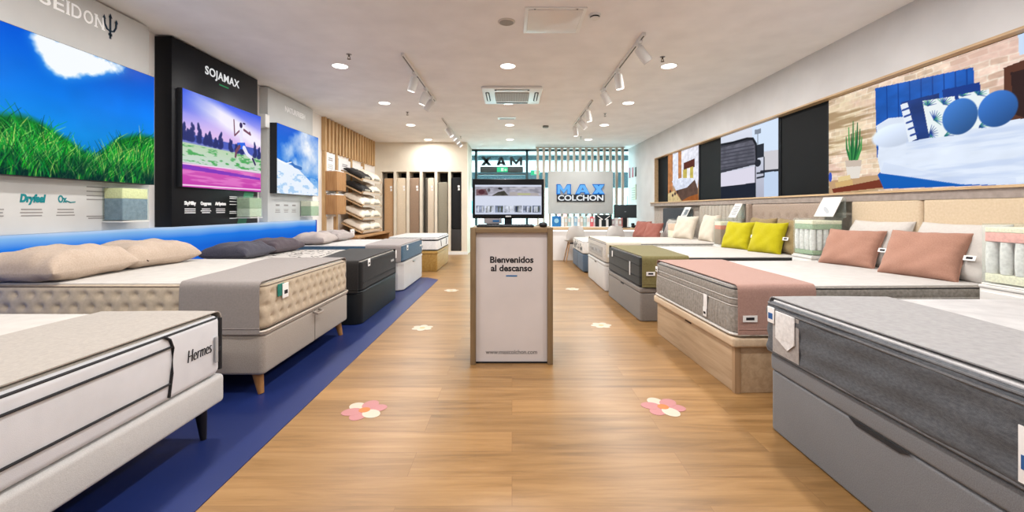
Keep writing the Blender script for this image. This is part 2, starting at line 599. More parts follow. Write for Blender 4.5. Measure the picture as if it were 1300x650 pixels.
def pic_bluebed(Ya, Yb, z0, z1):
    p = Pic(520, 250)
    g = wall_map(3.37, Ya, Yb, z0, z1)
    G = lambda *a: [g(*k) for k in a]
    p.vgrad([(0, (222, 205, 180)), (1, (230, 214, 198))])
    n = p.noise(10, 8, 4)
    # rough brickwork
    rows = 21
    rr = np.floor(p.y * rows + .8 * n); off = (rr % 2) * 0.5
    fx = (p.x * 19 + off + 0.5 * n) % 1; fy = (p.y * rows + 0.8 * n) % 1
    cell = np.sin(np.floor(p.x * 19 + off + .5 * n) * 12.99 + np.floor(p.y * rows + .8 * n) * 78.2) * 43758.5; cell -= np.floor(cell)
    base = np.stack([196 + 44 * cell, 170 + 44 * cell, 144 + 48 * cell], -1)
    reg = np.clip((p.x - 0.45) * 3, 0, 1)[..., None]
    base = base * (1 - reg) + np.stack([204 + 36 * cell, 168 + 44 * cell, 152 + 48 * cell], -1) * reg
    p.a = base
    mort = np.clip(1 - np.minimum(fx, 1 - fx) / 0.07, 0, 1) + np.clip(1 - np.minimum(fy, 1 - fy) / 0.16, 0, 1)
    p.blend(np.clip(mort, 0, 1) * 0.75, (240, 230, 214))
    p.a *= (1.0 + .22 * (p.noise(60, 40, 3) - .3))[..., None]
    p.blend(np.clip((p.noise(9, 14, 3) - .55) * 5, 0, .5), (226, 186, 172))
    lft = np.clip((0.30 - p.x) * 8, 0, 1)
    p.blend(lft * np.clip((n - 0.35) * 2, 0, .6), (236, 222, 180))
    p.blend(lft * np.clip((p.noise(5, 26) - 0.55) * 5, 0, .7), (150, 120, 84))
    # door / cabinet at the right
    p.poly(G((1274, 86), (1300, 76), (1330, 70), (1330, 170), (1276, 150)), (92, 56, 44))
    p.poly(G((1283, 92), (1330, 80), (1330, 160), (1287, 145)), (52, 34, 34))
    p.poly(G((1292, 35), (1330, 20), (1330, 62), (1294, 70)), (205, 225, 250))
    # floor and side table
    p.poly(G((1052, 230), (1114, 222), (1122, 240), (1054, 246)), (196, 160, 122))
    p.poly(G((1056, 240), (1122, 227), (1123, 238), (1058, 245)), (122, 58, 42))
    # headboard
    p.poly(G((1111, 112), (1236, 85), (1237, 105), (1245, 108), (1245, 190), (1113, 200)), (30, 92, 184), shade=0.15)
    for k in range(1, 9):
        x = 1111 + 125 * k / 8.6
        p.stroke(G((x, 112 - 26 * k / 8.6), (x + 1, 160)), 0.0018, 0.0018, (16, 62, 142))
    # bed base, white cover
    p.poly(G((1114, 222), (1122, 240), (1235, 236), (1330, 234), (1330, 200), (1130, 205)), (22, 96, 186))
    p.poly(G((1112, 160), (1128, 150), (1150, 148), (1160, 172), (1200, 166), (1260, 156), (1330, 146), (1330, 236), (1220, 234), (1150, 224), (1118, 220), (1114, 200), (1116, 180)), (226, 236, 252), shade=0.05)
    p.poly(G((1122, 206), (1118, 220), (1150, 225), (1220, 235), (1290, 233), (1290, 226), (1200, 224)), (192, 208, 240), 0.25)
    p.ell(*g(1134, 172), 0.09, 0.10, (218, 230, 250), soft=.15, shade=.08)
    fold = p.noise(6, 26, 3); mk = p.pmask(G((1150, 175), (1330, 150), (1330, 234), (1220, 234), (1150, 224)))
    p.blend(mk * np.clip((fold - .5) * 2.4, 0, .5), (186, 204, 238))
    # cushions
    p.poly(G((1144, 130), (1192, 118), (1196, 172), (1154, 180)), (34, 62, 128), shade=.15)
    p.poly(G((1143, 133), (1152, 130), (1164, 176), (1154, 181)), (232, 240, 250))
    for k in range(5):
        p.stroke(G((1146 + k * 2.6, 140 + k * 8), (1154 + k * 2.6, 137 + k * 8)), 0.004, 0.004, (40, 70, 150))
    p.poly(G((1196, 114), (1244, 104), (1246, 124), (1198, 128)), (24, 60, 140))
    for (poly, ctr) in ((((1171, 128), (1212, 122), (1216, 172), (1180, 175)), (1192, 150)), (((1217, 120), (1256, 113), (1258, 162), (1220, 164)), (1236, 138))):
        p.poly(G(*poly), (236, 244, 246))
        rg = random.Random(int(ctr[0]))
        m0 = p.a.copy(); mk = p.pmask(G(*poly))
        for k in range(60):
            cx, cy = ctr[0] + rg.uniform(-22, 20), ctr[1] + rg.uniform(-24, 24)
            cx, cy = ctr[0] + [-14, 6, -6, 14, -12, 8][k % 6], ctr[1] + [-16, -18, 2, 4, 20, 22][k % 6]
            a = -2.9 + (k // 6) * .30 + (k % 6) * .4
            p.stroke(G((cx, cy), (cx + 11 * math.cos(a), cy + 12 * math.sin(a))), 0.0022, 0.0005, rg.choice([(24, 110, 120), (40, 80, 170), (70, 160, 130), (30, 60, 140)]))
        p.a = m0 * (1 - mk[..., None]) + p.a * mk[..., None]
    u, v = g(1218, 148); p.ell(u, v, 0.052, 0.135, (56, 108, 178), soft=.06, shade=.18)
    u, v = g(1266, 138); p.ell(u, v, 0.05, 0.125, (52, 104, 178), soft=.06, shade=.18)
    # potted plant on the table, books
    for k, (dx, hh) in enumerate([(-8, 30), (-5, 42), (-2, 34), (0, 50), (3, 38), (5, 48), (8, 40), (10, 30)]):
        p.stroke(G((1083 + dx * .4, 204), (1083 + dx, 204 - hh * .5), (1083 + dx * 1.1, 204 - hh)), 0.007, 0.002, [(44, 120, 66), (70, 156, 82), (28, 92, 56)][k % 3])
    p.poly(G((1073, 204), (1094, 203), (1091, 226), (1076, 227)), (232, 224, 214)); p.poly(G((1073, 204), (1094, 203), (1093, 211), (1074, 212)), (206, 190, 176))
    p.poly(G((1060, 232), (1082, 228), (1083, 235), (1061, 238)), (214, 178, 120))
    p.poly(G((1064, 225), (1079, 222), (1080, 228), (1064, 231)), (232, 206, 150))
    p.ell(*g(1054, 225), 0.01, 0.05, (60, 90, 190))
    return p

def pic_suite(Ya, Yb, z0, z1):
    p = Pic(240, 170)
    g = wall_map(3.37, Ya, Yb, z0, z1)
    G = lambda *a: [g(*k) for k in a]
    p.vgrad([(0, (176, 178, 196)), (0.5, (204, 208, 224)), (1, (220, 226, 240))])
    p.poly(G((955, 158), (988, 147), (988, 190), (970, 192), (955, 176)), (214, 230, 250))
    p.poly(G((970, 193), (990, 190), (990, 216), (971, 218)), (208, 206, 212)); p.stroke(G((966, 218), (990, 216)), 0.012, 0.012, (44, 46, 56))
    p.poly(G((970, 219), (990, 217), (990, 252), (970, 252)), (196, 214, 240))
    p.poly(G((914, 184), (930, 181), (948, 176), (956, 176), (960, 182), (962, 208), (914, 220)), (60, 60, 70), shade=.1)
    p.poly(G((914, 188), (955, 178), (958, 184), (959, 207), (914, 216)), (96, 96, 108), shade=.2)
    for k in range(6): p.stroke(G((915, 192 + k * 4.3), (957, 184 + k * 4.6)), 0.006, 0.006, (70, 70, 82))
    p.stroke(G((914, 184), (930, 181), (948, 176), (956, 176), (960, 183), (961, 208)), 0.012, 0.012, (28, 30, 38))
    p.poly(G((914, 220), (960, 211), (960, 232), (914, 237)), (222, 218, 234))
    p.poly(G((914, 237), (959, 232), (959, 252), (914, 253)), (34, 38, 52))
    p.stroke(G((959, 212), (959, 250)), 0.008, 0.008, (40, 44, 54))
    p.stroke(G((962, 166), (962, 186)), 0.006, 0.006, (130, 140, 155)); p.poly(G((958, 165), (966, 163), (966, 169), (958, 171)), (128, 138, 152))
    p.poly(G((961, 184), (970, 182), (970, 199), (961, 201)), (44, 48, 58))
    p.ell(*g(962, 207), 0.05, 0.05, (40, 42, 52)); p.stroke(G((970, 200), (970, 224), (961, 226)), 0.008, 0.008, (36, 40, 50)); p.stroke(G((961, 220), (970, 219)), 0.008, 0.008, (36, 40, 50))
    return p

def pic_lounge(Ya, Yb, z0, z1):
    p = Pic(170, 180)
    g = wall_map(3.37, Ya, Yb, z0, z1)
    G = lambda *a: [g(*k) for k in a]
    p.vgrad([(0, (148, 92, 52)), (0.25, (190, 150, 110)), (0.4, (216, 212, 224)), (1, (232, 232, 244))])
    p.poly(G((848, 195), (854, 192), (854, 245), (848, 250)), (190, 128, 82), shade=.15)
    p.poly(G((854, 192), (861, 190), (861, 232), (854, 236)), (232, 236, 250))
    p.poly(G((861, 190), (865, 189), (865, 230), (861, 232)), (196, 134, 86), shade=.15)
    p.poly(G((865, 189), (886, 182), (886, 252), (866, 230)), (236, 236, 246))
    p.poly(G((868, 207), (882, 201), (882, 212), (868, 216)), (96, 52, 44))
    p.poly(G((867, 216), (880, 211), (880, 228), (867, 230)), (204, 186, 96)); p.poly(G((872, 214), (876, 213), (876, 228), (872, 229)), (246, 244, 244))
    p.poly(G((853, 230), (864, 226), (880, 226), (880, 236), (868, 240), (858, 242)), (226, 232, 248))
    p.poly(G((858, 242), (872, 238), (882, 228), (886, 240), (886, 253), (866, 256)), (98, 76, 66))
    p.poly(G((848, 246), (856, 242), (866, 256), (848, 258)), (214, 190, 140))
    p.poly(G((864, 256), (874, 250), (886, 246), (886, 256)), (158, 92, 48))
    for k in range(4): p.ell(*g(851 + k * 3, 243 + (k * 5) % 7), 0.03, 0.03, (70, 54, 56), soft=.6)
    p.a *= (.88 + .24 * p.noise(20, 20, 3))[..., None]
    return p

def pic_shop_page():
    p = Pic(200, 110, (222, 228, 246))
    n = p.noise(8, 8, 4)
    p.poly([(0, 0.62), (1, 0.62), (1, 0.94), (0, 0.94)], (168, 166, 178), shade=.3)
    p.poly([(0.02, .64), (.2, .66), (.16, .86), (.02, .84)], (120, 92, 98), shade=.5)
    p.ell(.1, .76, .05, .08, (88, 52, 60), soft=.4); p.ell(.21, .82, .02, .06, (96, 88, 92), soft=.4)
    p.poly([(.25, .63), (.35, .76), (.44, .8), (.5, .64)], (74, 72, 66), shade=.4); p.ell(.38, .87, .03, .04, (40, 38, 40), ang=.8)
    p.poly([(.52, .64), (.96, .64), (.95, .72), (.52, .76)], (186, 176, 172), .8)
    p.poly([(.64, .66), (.83, .66), (.83, .71), (.64, .71)], (190, 194, 140))
    p.poly([(.52, .86), (.9, .86), (.9, .9), (.52, .9)], (196, 194, 200))
    rg = random.Random(2)
    for k in range(7):
        x = .02 + k * .14
        p.poly([(x, .06), (x + .125, .06), (x + .125, .30), (x, .30)], rg.choice([(150, 158, 180), (190, 196, 210), (128, 138, 160)]), shade=.5)
        for q in range(3):
            a = x + rg.uniform(.01, .1)
            p.poly([(a, .08), (a + .02, .08), (a + .025, .28), (a, .27)], rg.choice([(50, 58, 84), (232, 236, 246), (84, 90, 80)]), .8)
    p.blend(np.clip((.06 - p.y) * 20, 0, 1), (206, 214, 236))
    return p
# ------------------------------------------------------------------ common materials
WHITE = plain('white_paint', (214, 209, 203), 0.6, 0.2)
WALLW = plain('wall_paint', (240, 236, 231), 0.7, 0.15)
CEILM = plain('ceiling_paint', (240, 238, 238), 0.8, 0.1)
RWALL = plain('right_wall_paint', (204, 203, 203), 0.8, 0.1)
GLOSSW = plain('gloss_white', (232, 232, 230), 0.3, 0.5)
BLACK = plain('black_plastic', (22, 23, 27), 0.4, 0.4)
DARKM = plain('dark_metal', (46, 50, 54), 0.45, 0.4)
STEEL = plain('steel', (150, 150, 150), 0.3, 0.5, 0.9)
INK = plain('dark_ink', (38, 36, 40), 0.6, 0.2)
WINK = plain('white_ink', (240, 240, 240), 0.6, 0.2)
GREYINK = plain('grey_ink', (140, 136, 134), 0.6, 0.2)
TEALINK = plain('teal_ink', (20, 124, 130), 0.6, 0.2)
GREENINK = plain('green_ink', (40, 160, 100), 0.6, 0.2)
BLUEINK = plain('blue_ink', (44, 104, 158), 0.6, 0.2)
PAPER = plain('paper', (238, 236, 234), 0.7, 0.2)
ACRYL = clear('acrylic', (246, 250, 248), 0.10)
GLASS = clear('shop_glass', (226, 240, 241), 0.05)
OAKX = wood('oak_x', (172, 140, 102), (204, 174, 134), 'x')
OAKY = wood('oak_y', (176, 146, 110), (205, 176, 138), 'y')
OAKZ = wood('oak_z', (176, 140, 96), (206, 170, 124), 'z')

# ------------------------------------------------------------------ the room
def floor_mat():
    g = NT('plank_floor')
    tc = g.n('ShaderNodeTexCoord')
    br = g.n('ShaderNodeTexBrick')
    br.offset = 0.37; br.offset_frequency = 2; br.squash = 1.0
    br.inputs['Scale'].default_value = 1.0
    br.inputs['Brick Width'].default_value = 1.22
    br.inputs['Row Height'].default_value = 0.185
    br.inputs['Mortar Size'].default_value = 0.0012
    br.inputs['Mortar Smooth'].default_value = 0.1
    br.inputs['Bias'].default_value = 0.0
    br.inputs['Color1'].default_value = (0.0, 0, 0, 1); br.inputs['Color2'].default_value = (1, 1, 1, 1)
    br.inputs['Mortar'].default_value = (0.5, 0.5, 0.5, 1)
    g.l(tc.outputs['Object'], br.inputs['Vector'])
    # grain: noise stretched along each plank, shifted by the plank's own value
    mp = g.n('ShaderNodeMapping'); mp.inputs['Scale'].default_value = (1.5, 17, 1)
    g.l(tc.outputs['Object'], mp.inputs['Vector'])
    sh = g.n('ShaderNodeVectorMath', operation='SCALE'); sh.inputs['Scale'].default_value = 7.0
    g.l(br.outputs['Color'], sh.inputs[0])
    ad = g.n('ShaderNodeVectorMath', operation='ADD')
    g.l(mp.outputs['Vector'], ad.inputs[0]); g.l(sh.outputs['Vector'], ad.inputs[1])
    n1 = g.n('ShaderNodeTexNoise'); n1.inputs['Scale'].default_value = 1.0; n1.inputs['Detail'].default_value = 7; n1.inputs['Roughness'].default_value = 0.62; n1.inputs['Distortion'].default_value = 0.5
    g.l(ad.outputs['Vector'], n1.inputs['Vector'])
    col = g.ramp(n1.outputs['Fac'], [(0.26, rgb(113, 82, 46)), (0.44, rgb(140, 104, 61)), (0.58, rgb(153, 116, 72)), (0.78, rgb(168, 131, 86))])
    hsv = g.n('ShaderNodeHueSaturation')
    mr = g.n('ShaderNodeMapRange'); mr.inputs['To Min'].default_value = 0.86; mr.inputs['To Max'].default_value = 1.1
    bw = g.n('ShaderNodeSeparateColor'); g.l(br.outputs['Color'], bw.inputs['Color'])
    g.l(bw.outputs['Red'], mr.inputs['Value']); g.l(mr.outputs['Result'], hsv.inputs['Value'])
    g.l(col, hsv.inputs['Color'])
    mx = g.n('ShaderNodeMix', data_type='RGBA'); mx.inputs['B'].default_value = rgb(120, 82, 48)
    ml = g.n('ShaderNodeMath', operation='MULTIPLY'); ml.inputs[1].default_value = 0.7
    g.l(br.outputs['Fac'], ml.inputs[0]); g.l(ml.outputs[0], mx.inputs['Factor'])
    g.l(hsv.outputs['Color'], mx.inputs['A'])
    b = g.n('ShaderNodeBsdfPrincipled')
    b.inputs['Roughness'].default_value = 0.36; b.inputs['Specular IOR Level'].default_value = 0.42
    g.l(mx.outputs['Result'], b.inputs['Base Color'])
    bp = g.n('ShaderNodeBump'); bp.inputs['Strength'].default_value = 0.08; bp.inputs['Distance'].default_value = 0.003
    g.l(n1.outputs['Fac'], bp.inputs['Height']); g.l(bp.outputs[0], b.inputs['Normal'])
    g.l(b.outputs[0], g.out.inputs[0])
    return g.m

XL, XR, YB, YF, H = -3.5, 3.3, -1.6, 12.2, 2.865
LOCKY = 10.95
struct('floor', MB().box(XL - .2, 3.6, YB, YF + .15, -0.1, 0), floor_mat())
struct('ceiling', MB().box(XL - .2, 3.6, YB, YF + .15, H, H + 0.1), CEILM)
struct('wall_left', MB().box(XL - .2, XL, YB, LOCKY + .55, 0, H), WALLW)
# the right wall with its long wood lined niche
NZ0, NZ1, NYE = 1.31, 2.335, 9.94
w = MB()
w.box(XR, 3.6, YB, YF, NZ1, H)
w.box(XR + .1, 3.6, YB, NYE, 0, NZ1)
w.box(XR, 3.6, NYE, YF, 0, NZ1)
struct('wall_right', w, RWALL)
t = MB()
t.box(XR - .004, XR + .1, YB, NYE + .006, NZ1 - .018, NZ1)
t.box(XR - .004, XR + .1, NYE - .02, NYE, NZ0, NZ1 - .018)
struct('trim_1', t, OAKY)
# wooden ledge with a grey fascia over the headboards
led = thing('wall_ledge', 'long wooden ledge with grey fascia running above the right row of headboards', 'ledge', (3.25, 5, 1.236))
mesh_obj('shelf_board', MB().box(-.06, .05, -6, 4.94, .056, .074), OAKY, led)
mesh_obj('fascia', MB().box(-.045, .04, -6, 4.94, -.01, .056), fabric('fascia', (150, 138, 130), scale=20), led)
struct('trim_2', MB().box(3.295, 3.4, YB, NYE, .0, 1.235), fabric('panelling', (172, 160, 150), scale=20))
# far left wall that holds the upright mattress bays
BX0, BX1 = -3.325, -1.29
BZ0, BZ1 = 0.09, 2.115
w = MB()
w.box(XL, -1.14, LOCKY, LOCKY + .12, BZ1, H)
w.box(XL, BX0, LOCKY, LOCKY + .12, 0, BZ1)
w.box(BX1, -1.14, LOCKY, LOCKY + .12, 0, BZ1)
w.box(BX0, BX1, LOCKY, LOCKY + .12, 0, BZ0)
w.box(XL, -1.14, LOCKY + .50, LOCKY + .56, 0, H)
w.box(-1.26, -1.14, LOCKY + .12, YF, 0, H)
edges = [-3.325, -2.985, -2.655, -2.32, -1.94, -1.595, -1.29]
for e in edges[1:-1]:
    w.box(e - .035, e + .035, LOCKY, LOCKY + .5, BZ0, BZ1)
w.box(BX0, BX1, LOCKY + .12, LOCKY + .5, BZ1, BZ1 + .03)
w.box(BX0, BX1, LOCKY + .12, LOCKY + .5, BZ0 - .03, BZ0)
struct('wall_back', w, plain('bay_wall', (226, 217, 200), 0.7, .15))
struct('trim_3', MB().box(BX0, BX1, LOCKY + .49, LOCKY + .498, BZ0, BZ1), plain('bay_back', (44, 42, 40), .8, .1))
struct('baseboard_back', MB().box(XL, -1.13, LOCKY - .012, LOCKY, 0, .075), GLOSSW)

mat_ = MB()
mat_.prism([(-3.49, -1.5), (-1.205, -1.5), (-1.205, 7.02), (-1.42, 7.24), (-3.49, 7.24)], .004)
o = mesh_obj('floor_mat', mat_, plain('navy_vinyl', (24, 40, 94), .42, .4), smooth=False)
tag(o, 'navy blue vinyl mat on the floor under the left row of beds', 'mat')

# ------------------------------------------------------------------ shop front and what lies behind it; mall daylight painted in by emission
w1 = MB()
for x in (-1.02, .425, 1.255, 2.46):
    w1.box(x - .035, x + .035, YF, YF + .08, 0, H)
w1.box(-1.14, 3.3, YF, YF + .08, H - .06, H)
w1.box(-1.14, 3.3, YF, YF + .08, 0, .08)
wf = struct('window_1', w1, plain('teal_frame', (52, 78, 88), .4, .4))
struct('window_glass', MB().box(-1.14, 3.3, YF + .035, YF + .045, .08, H - .06), GLASS, wf)
w2 = MB()
w2.box(-.985, .39, YF + .005, YF + .075, 2.12, 2.16)
struct('transom', w2, plain('teal_frame', (52, 78, 88)), wf)
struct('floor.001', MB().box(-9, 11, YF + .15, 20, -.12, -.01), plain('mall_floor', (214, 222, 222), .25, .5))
struct('ceiling.001', MB().box(-9, 11, YF + .15, 20, 3.3, 3.4), plain('mall_ceiling', (230, 238, 240), .8, .1, emis=.4))  # ceiling is no lamp, its emission stands in for daylight
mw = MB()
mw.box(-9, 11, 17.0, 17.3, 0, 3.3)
struct('wall_mall', mw, plain('mall_wall', (206, 222, 224), .7, .2, emis=.5))  # emission paints daylight onto the facade
fb = thing('fascia_band', 'dark teal sign band on the bright unit across the mall, behind the glass', 'sign band', (0, 16.95, 2.0))
mesh_obj('panel', MB().box(-5, 8, -.05, .0, .02, .62), plain('teal_band', (30, 56, 64), .6, .2), fb)
mesh_obj('cornice', MB().box(-5, 8, -.10, 0, 1.10, 1.26), plain('teal_cornice', (40, 68, 76), .6, .2), fb)
ow = thing('shop_window', 'bright cyan and white shop window across the mall, left of the screen on the kiosk', 'shop window', (-1.6, 16.9, 0))
mesh_obj('frame', MB().box(-1.2, 1.2, -.02, 0.05, 0.0, 1.98), plain('cyan_light', (214, 232, 233), .4, .3, emis=.6), ow)
mesh_obj('poster', MB().box(-.1, .32, -.05, -.02, 1.0, 1.5), plain('cyan_poster', (60, 190, 225), .4, .3, emis=.6), ow)
mesh_obj('poster', MB().box(-.1, .32, -.05, -.02, .5, .92), plain('white_poster', (226, 244, 244), .4, .3, emis=.6), ow)
bb = thing('shop_window', 'bright pale shop window across the mall, seen through the slatted screen', 'shop window', (3.0, 16.9, 0))
mesh_obj('frame', MB().box(-2.2, 2.2, -.02, 0.05, 0.0, 1.98), plain('pale_light', (222, 240, 240), .4, .3, emis=.75), bb)
for k, (x, c) in enumerate([(-1.2, (240, 150, 150)), (-.3, (150, 200, 210)), (.8, (170, 205, 190)), (1.5, (120, 140, 150))]):
    mesh_obj('poster', MB().box(x, x + .35, -.04, -.02, .7, 1.7), plain('poster%d' % k, c, .5, .2, emis=.5), bb)

# letters on the glass, read from outside
ls = thing('window_sign', 'dark letter sign fixed to the glass above the door, seen from behind', 'sign', (-.29, YF - .03, 2.52))
for ch, x, lw in (('M', .406, .35), ('A', -.018, .27), ('X', -.44, .30)):
    m = MB()
    block_letter(m, ch, lw, .235, .024, (x, .0, 0), (-1, 0, 0), (0, 0, 1), .085)
    mesh_obj('letter', m, plain('letter_back', (44, 58, 62), .5, .3), ls, smooth=False)
ab = thing('air_curtain', 'dark grey box over the door behind the kiosk screen', 'air curtain', (-.29, YF - .12, 2.19))
mesh_obj('housing', MB().rbox(-.6, .6, -.1, .1, .0, .16, .02, .02), plain('grey_box', (70, 80, 82), .5, .3), ab)
mesh_obj('rail', MB().box(-.66, .66, -.08, .08, -.07, -.035), DARKM, ab)
def exit_sign(loc, label, w=.3):
    t = thing('exit_sign', label, 'exit sign', loc)
    mesh_obj('case', MB().rbox(-w / 2, w / 2, -.02, .02, 0, .13, .01, .005), plain('exit_green', (40, 168, 120), .4, .3, emis=.9), t)
    m = MB()
    m.box(-w * .12, w * .12, -.024, -.0205, .02, .11)
    m.prism([(0.05, .055), (.10, .02), (.10, .09)], .004, frame((0, -.0205, 0), (1, 0, 0), (0, 0, 1)))
    m.box(.10, .135, -.0235, -.0205, .045, .065)
    mesh_obj('pictogram', m, emit('exit_white', (230, 255, 240), .9), t)
    return t
exit_sign((-.27, YF - .245, 2.195), 'small green exit sign on the grey box over the door')
exit_sign((.66, YF - .03, 2.13), 'green exit sign on the glass left of the slatted screen', .26)

# slatted screen
sc = thing('slat_screen', 'screen of thin pale wooden slats standing before the shop window', 'screen', (1.84, 11.6, .0))
SLT = wood('slat_pale', (168, 156, 142), (192, 181, 168), 'z')
for k in range(15):
    x = -1.145 + k * 2.29 / 14
    mesh_obj('slat', MB().box(x - .031, x + .031, -.045, .045, .0, 2.81), SLT, sc)
mesh_obj('top_rail', MB().box(-1.2, 1.2, -.05, .05, 2.81, 2.84), SLT, sc)

# company sign hanging over the ledge
sg = thing('hanging_sign', 'light grey sign board with glowing blue and white company lettering above the back ledge', 'sign', (1.815, 11.38, 1.03))
mesh_obj('board', MB().rbox(-.86, .86, -.03, .03, 0, 1.136, .01, .008), plain('sign_grey', (180, 182, 180), .6, .2), sg)
for ch, x, lw in (('M', -.449, .36), ('A', .045, .37), ('X', .468, .31)):
    m = MB()
    block_letter(m, ch, lw - .03, .225, .03, (x, -.05, .655), (1, 0, 0), (0, 0, 1), .085)
    mesh_obj('letter', m, emit('glow_blue', (112, 186, 250), 1.0), sg, smooth=False)
    m = MB()
    block_letter(m, ch, lw + .02, .27, .018, (x, -.031, .655), (1, 0, 0), (0, 0, 1), .125)
    mesh_obj('letter_halo', m, emit('halo_blue', (30, 112, 206), 1.0), sg, smooth=False)
mesh_obj('name_bar', MB().box(-.63, .63, -.05, -.03, .325, .515), plain('bar_black', (26, 30, 36), .5, .3), sg)
m = MB(); put_text(m, 'COLCHON', .2, (0, -.052, .42), (1, 0, 0), (0, 0, 1), bold=.006, extrude=.006, width=1.2)
mesh_obj('lettering', m, emit('letter_white', (236, 240, 242), 1.0), sg, smooth=False)

# service counter and the ledge of boxes behind it
ct = thing('service_counter', 'long white service counter with wooden top and light strip at the back', 'counter', (1.7, 9.65, 0))
mesh_obj('front_panel', MB().rbox(-1.2, 1.55, .06, .6, 0, .66, .01, .004), plain('counter_white', (232, 230, 228), .4, .4), ct)
mesh_obj('counter_top', MB().rbox(-1.25, 1.58, .0, .68, .69, .73, .01, .008), OAKX, ct)
mesh_obj('light_strip', MB().box(-1.2, 1.55, .05, .56, .662, .688), emit('led_white', (255, 252, 250), 2.0), ct)
lg = thing('back_ledge', 'white ledge carrying boxed goods under the sign board', 'ledge', (2.0, 11.05, 0))
mesh_obj('cabinet', MB().rbox(-1.3, 1.25, 0, .42, 0, .68, .01, .004), GLOSSW, lg)
mesh_obj('top', MB().rbox(-1.32, 1.27, -.02, .44, .68, .71, .01, .006), GLOSSW, lg)
rg = random.Random(11)
cols = [('pale teal', (176, 206, 206)), ('white', (232, 234, 232)), ('light blue', (150, 184, 206)), ('pale pink', (232, 196, 196)), ('beige', (214, 200, 184)), ('coral', (226, 110, 116)), ('grey', (160, 166, 168))]
seq = [1, 4, 0, 1, 2, 1, 4, 0, 1, 5, 3, 1]
names = ['first', 'second', 'third', 'fourth', 'fifth', 'sixth', 'seventh', 'eighth', 'ninth', 'tenth', 'eleventh', 'twelfth']
x = 1.27
box0 = None
for k, q in enumerate(seq):
    wd = .068 + .02 * rg.random(); hh = .24 + .03 * rg.random()
    b = thing('boxed_bedding', '%s upright bedding box on the back ledge, %s from the left' % (cols[q][0], names[k]), 'box', (x + wd / 2, 11.2, .71), 0, 'bedding boxes on the back ledge')
    mesh_obj('carton', MB().rbox(-wd / 2, wd / 2, -.09, .09, 0, hh, .006, .004, 2), plain('box_' + cols[q][0], cols[q][1], .5, .3), b)
    mesh_obj('carton_label', MB().box(-wd * .32, wd * .32, -.093, -.0905, hh * .45, hh * .8), plain('box_label%d' % (k % 3), [(240, 240, 236), (206, 220, 224), (236, 214, 206)][k % 3], .5, .2), b)
    x += wd + .006
for k, (px, c, nm, hh) in enumerate([(2.62, (196, 176, 180), 'dusty pink', .2), (2.71, (222, 216, 214), 'off white', .23), (2.80, (200, 170, 160), 'tan', .2), (2.89, (216, 120, 120), 'red', .22), (2.98, (228, 222, 220), 'cream', .24)]):
    b = thing('boxed_bedding', '%s bedding box on the back ledge under the small monitor' % nm, 'box', (px, 11.2, .71), 0, 'bedding boxes on the back ledge')
    mesh_obj('carton', MB().rbox(-.04, .04, -.09, .09, 0, hh, .006, .004, 2), plain('boxb%d' % k, c, .5, .3), b)
    mesh_obj('carton_label', MB().box(-.026, .026, -.093, -.0905, .07, .15), PAPER, b)
b = thing('picture_box', 'blue boxed pillow with a pale round picture on the back ledge', 'box', (1.15, 11.15, .71))
mesh_obj('carton', MB().rbox(-.11, .11, -.06, .06, 0, .27, .008, .005, 2), plain('box_royal', (40, 116, 178), .5, .3), b)
m = MB(); m.lathe([(0.06, 0), (.06, .003)], 24, frame((0, -.0605, .15), (1, 0, 0), (0, 0, 1))); mesh_obj('picture', m, plain('box_pic', (150, 200, 226), .5), b)
b = thing('display_crate', 'black framed box with white forked stripes on the back ledge', 'box', (2.36, 11.12, .71))
mesh_obj('carton', MB().rbox(-.21, .21, -.08, .08, 0, .30, .008, .005, 2), plain('crate_black', (34, 40, 44), .5, .3), b)
m = MB()
Mf = frame((0, -.0805, 0), (1, 0, 0), (0, 0, 1))
for s in (-1, 1):
    m.box(s * .09 - .03, s * .09 + .03, -.084, -.0805, .0, .19)
    m.prism([(s * .02, .19) if s > 0 else (-.17, .28), (.15, .28) if s > 0 else (-.15, .28), (.17, .28) if s > 0 else (-.02, .19), (.045, .17) if s > 0 else (-.045, .17)], .003, Mf)
mesh_obj('stripes', m, PAPER, b)
def screen_stand(t, w, h, z0):
    mesh_obj('stand', MB().rbox(-.05, .05, .0, .05, .015, z0 + .06, .01, .004).rbox(-.12, .12, -.07, .11, 0, .016, .03, .005), BLACK, t)
t = thing('small_monitor', 'black monitor seen from behind on the right of the service counter', 'monitor', (2.62, 9.95, .73), R(-4))
screen_stand(t, .5, .29, .24)
mesh_obj('casing', MB().rbox(-.26, .26, -.03, .0, .225, .53, .012, .008), plain('monitor_grey', (46, 52, 56), .5, .3), t)
mesh_obj('emblem', MB().rbox(-.02, .02, -.032, -.0295, .36, .38, .004, .001), plain('emblem', (120, 124, 128), .4, .4), t)
t = thing('desk_telephone', 'black desk telephone beside the small monitor on the counter', 'telephone', (2.83, 9.85, .73))
mesh_obj('base', MB().rbox(-.07, .07, -.06, .1, 0, .06, .02, .012), BLACK, t)
mesh_obj('handset', MB().rbox(-.075, -.03, -.06, .1, .06, .11, .018, .015), BLACK, t)
t = thing('card_terminal', 'dark card terminal on the counter right of the telephone', 'card terminal', (3.02, 9.85, .73))
mesh_obj('body', MB().rbox(-.05, .05, -.05, .08, 0, .15, .02, .015), plain('terminal', (52, 52, 58), .4), t)
mesh_obj('display', MB().box(-.035, .035, -.053, -.0505, .08, .13), plain('terminal_lcd', (150, 170, 160), .3), t)

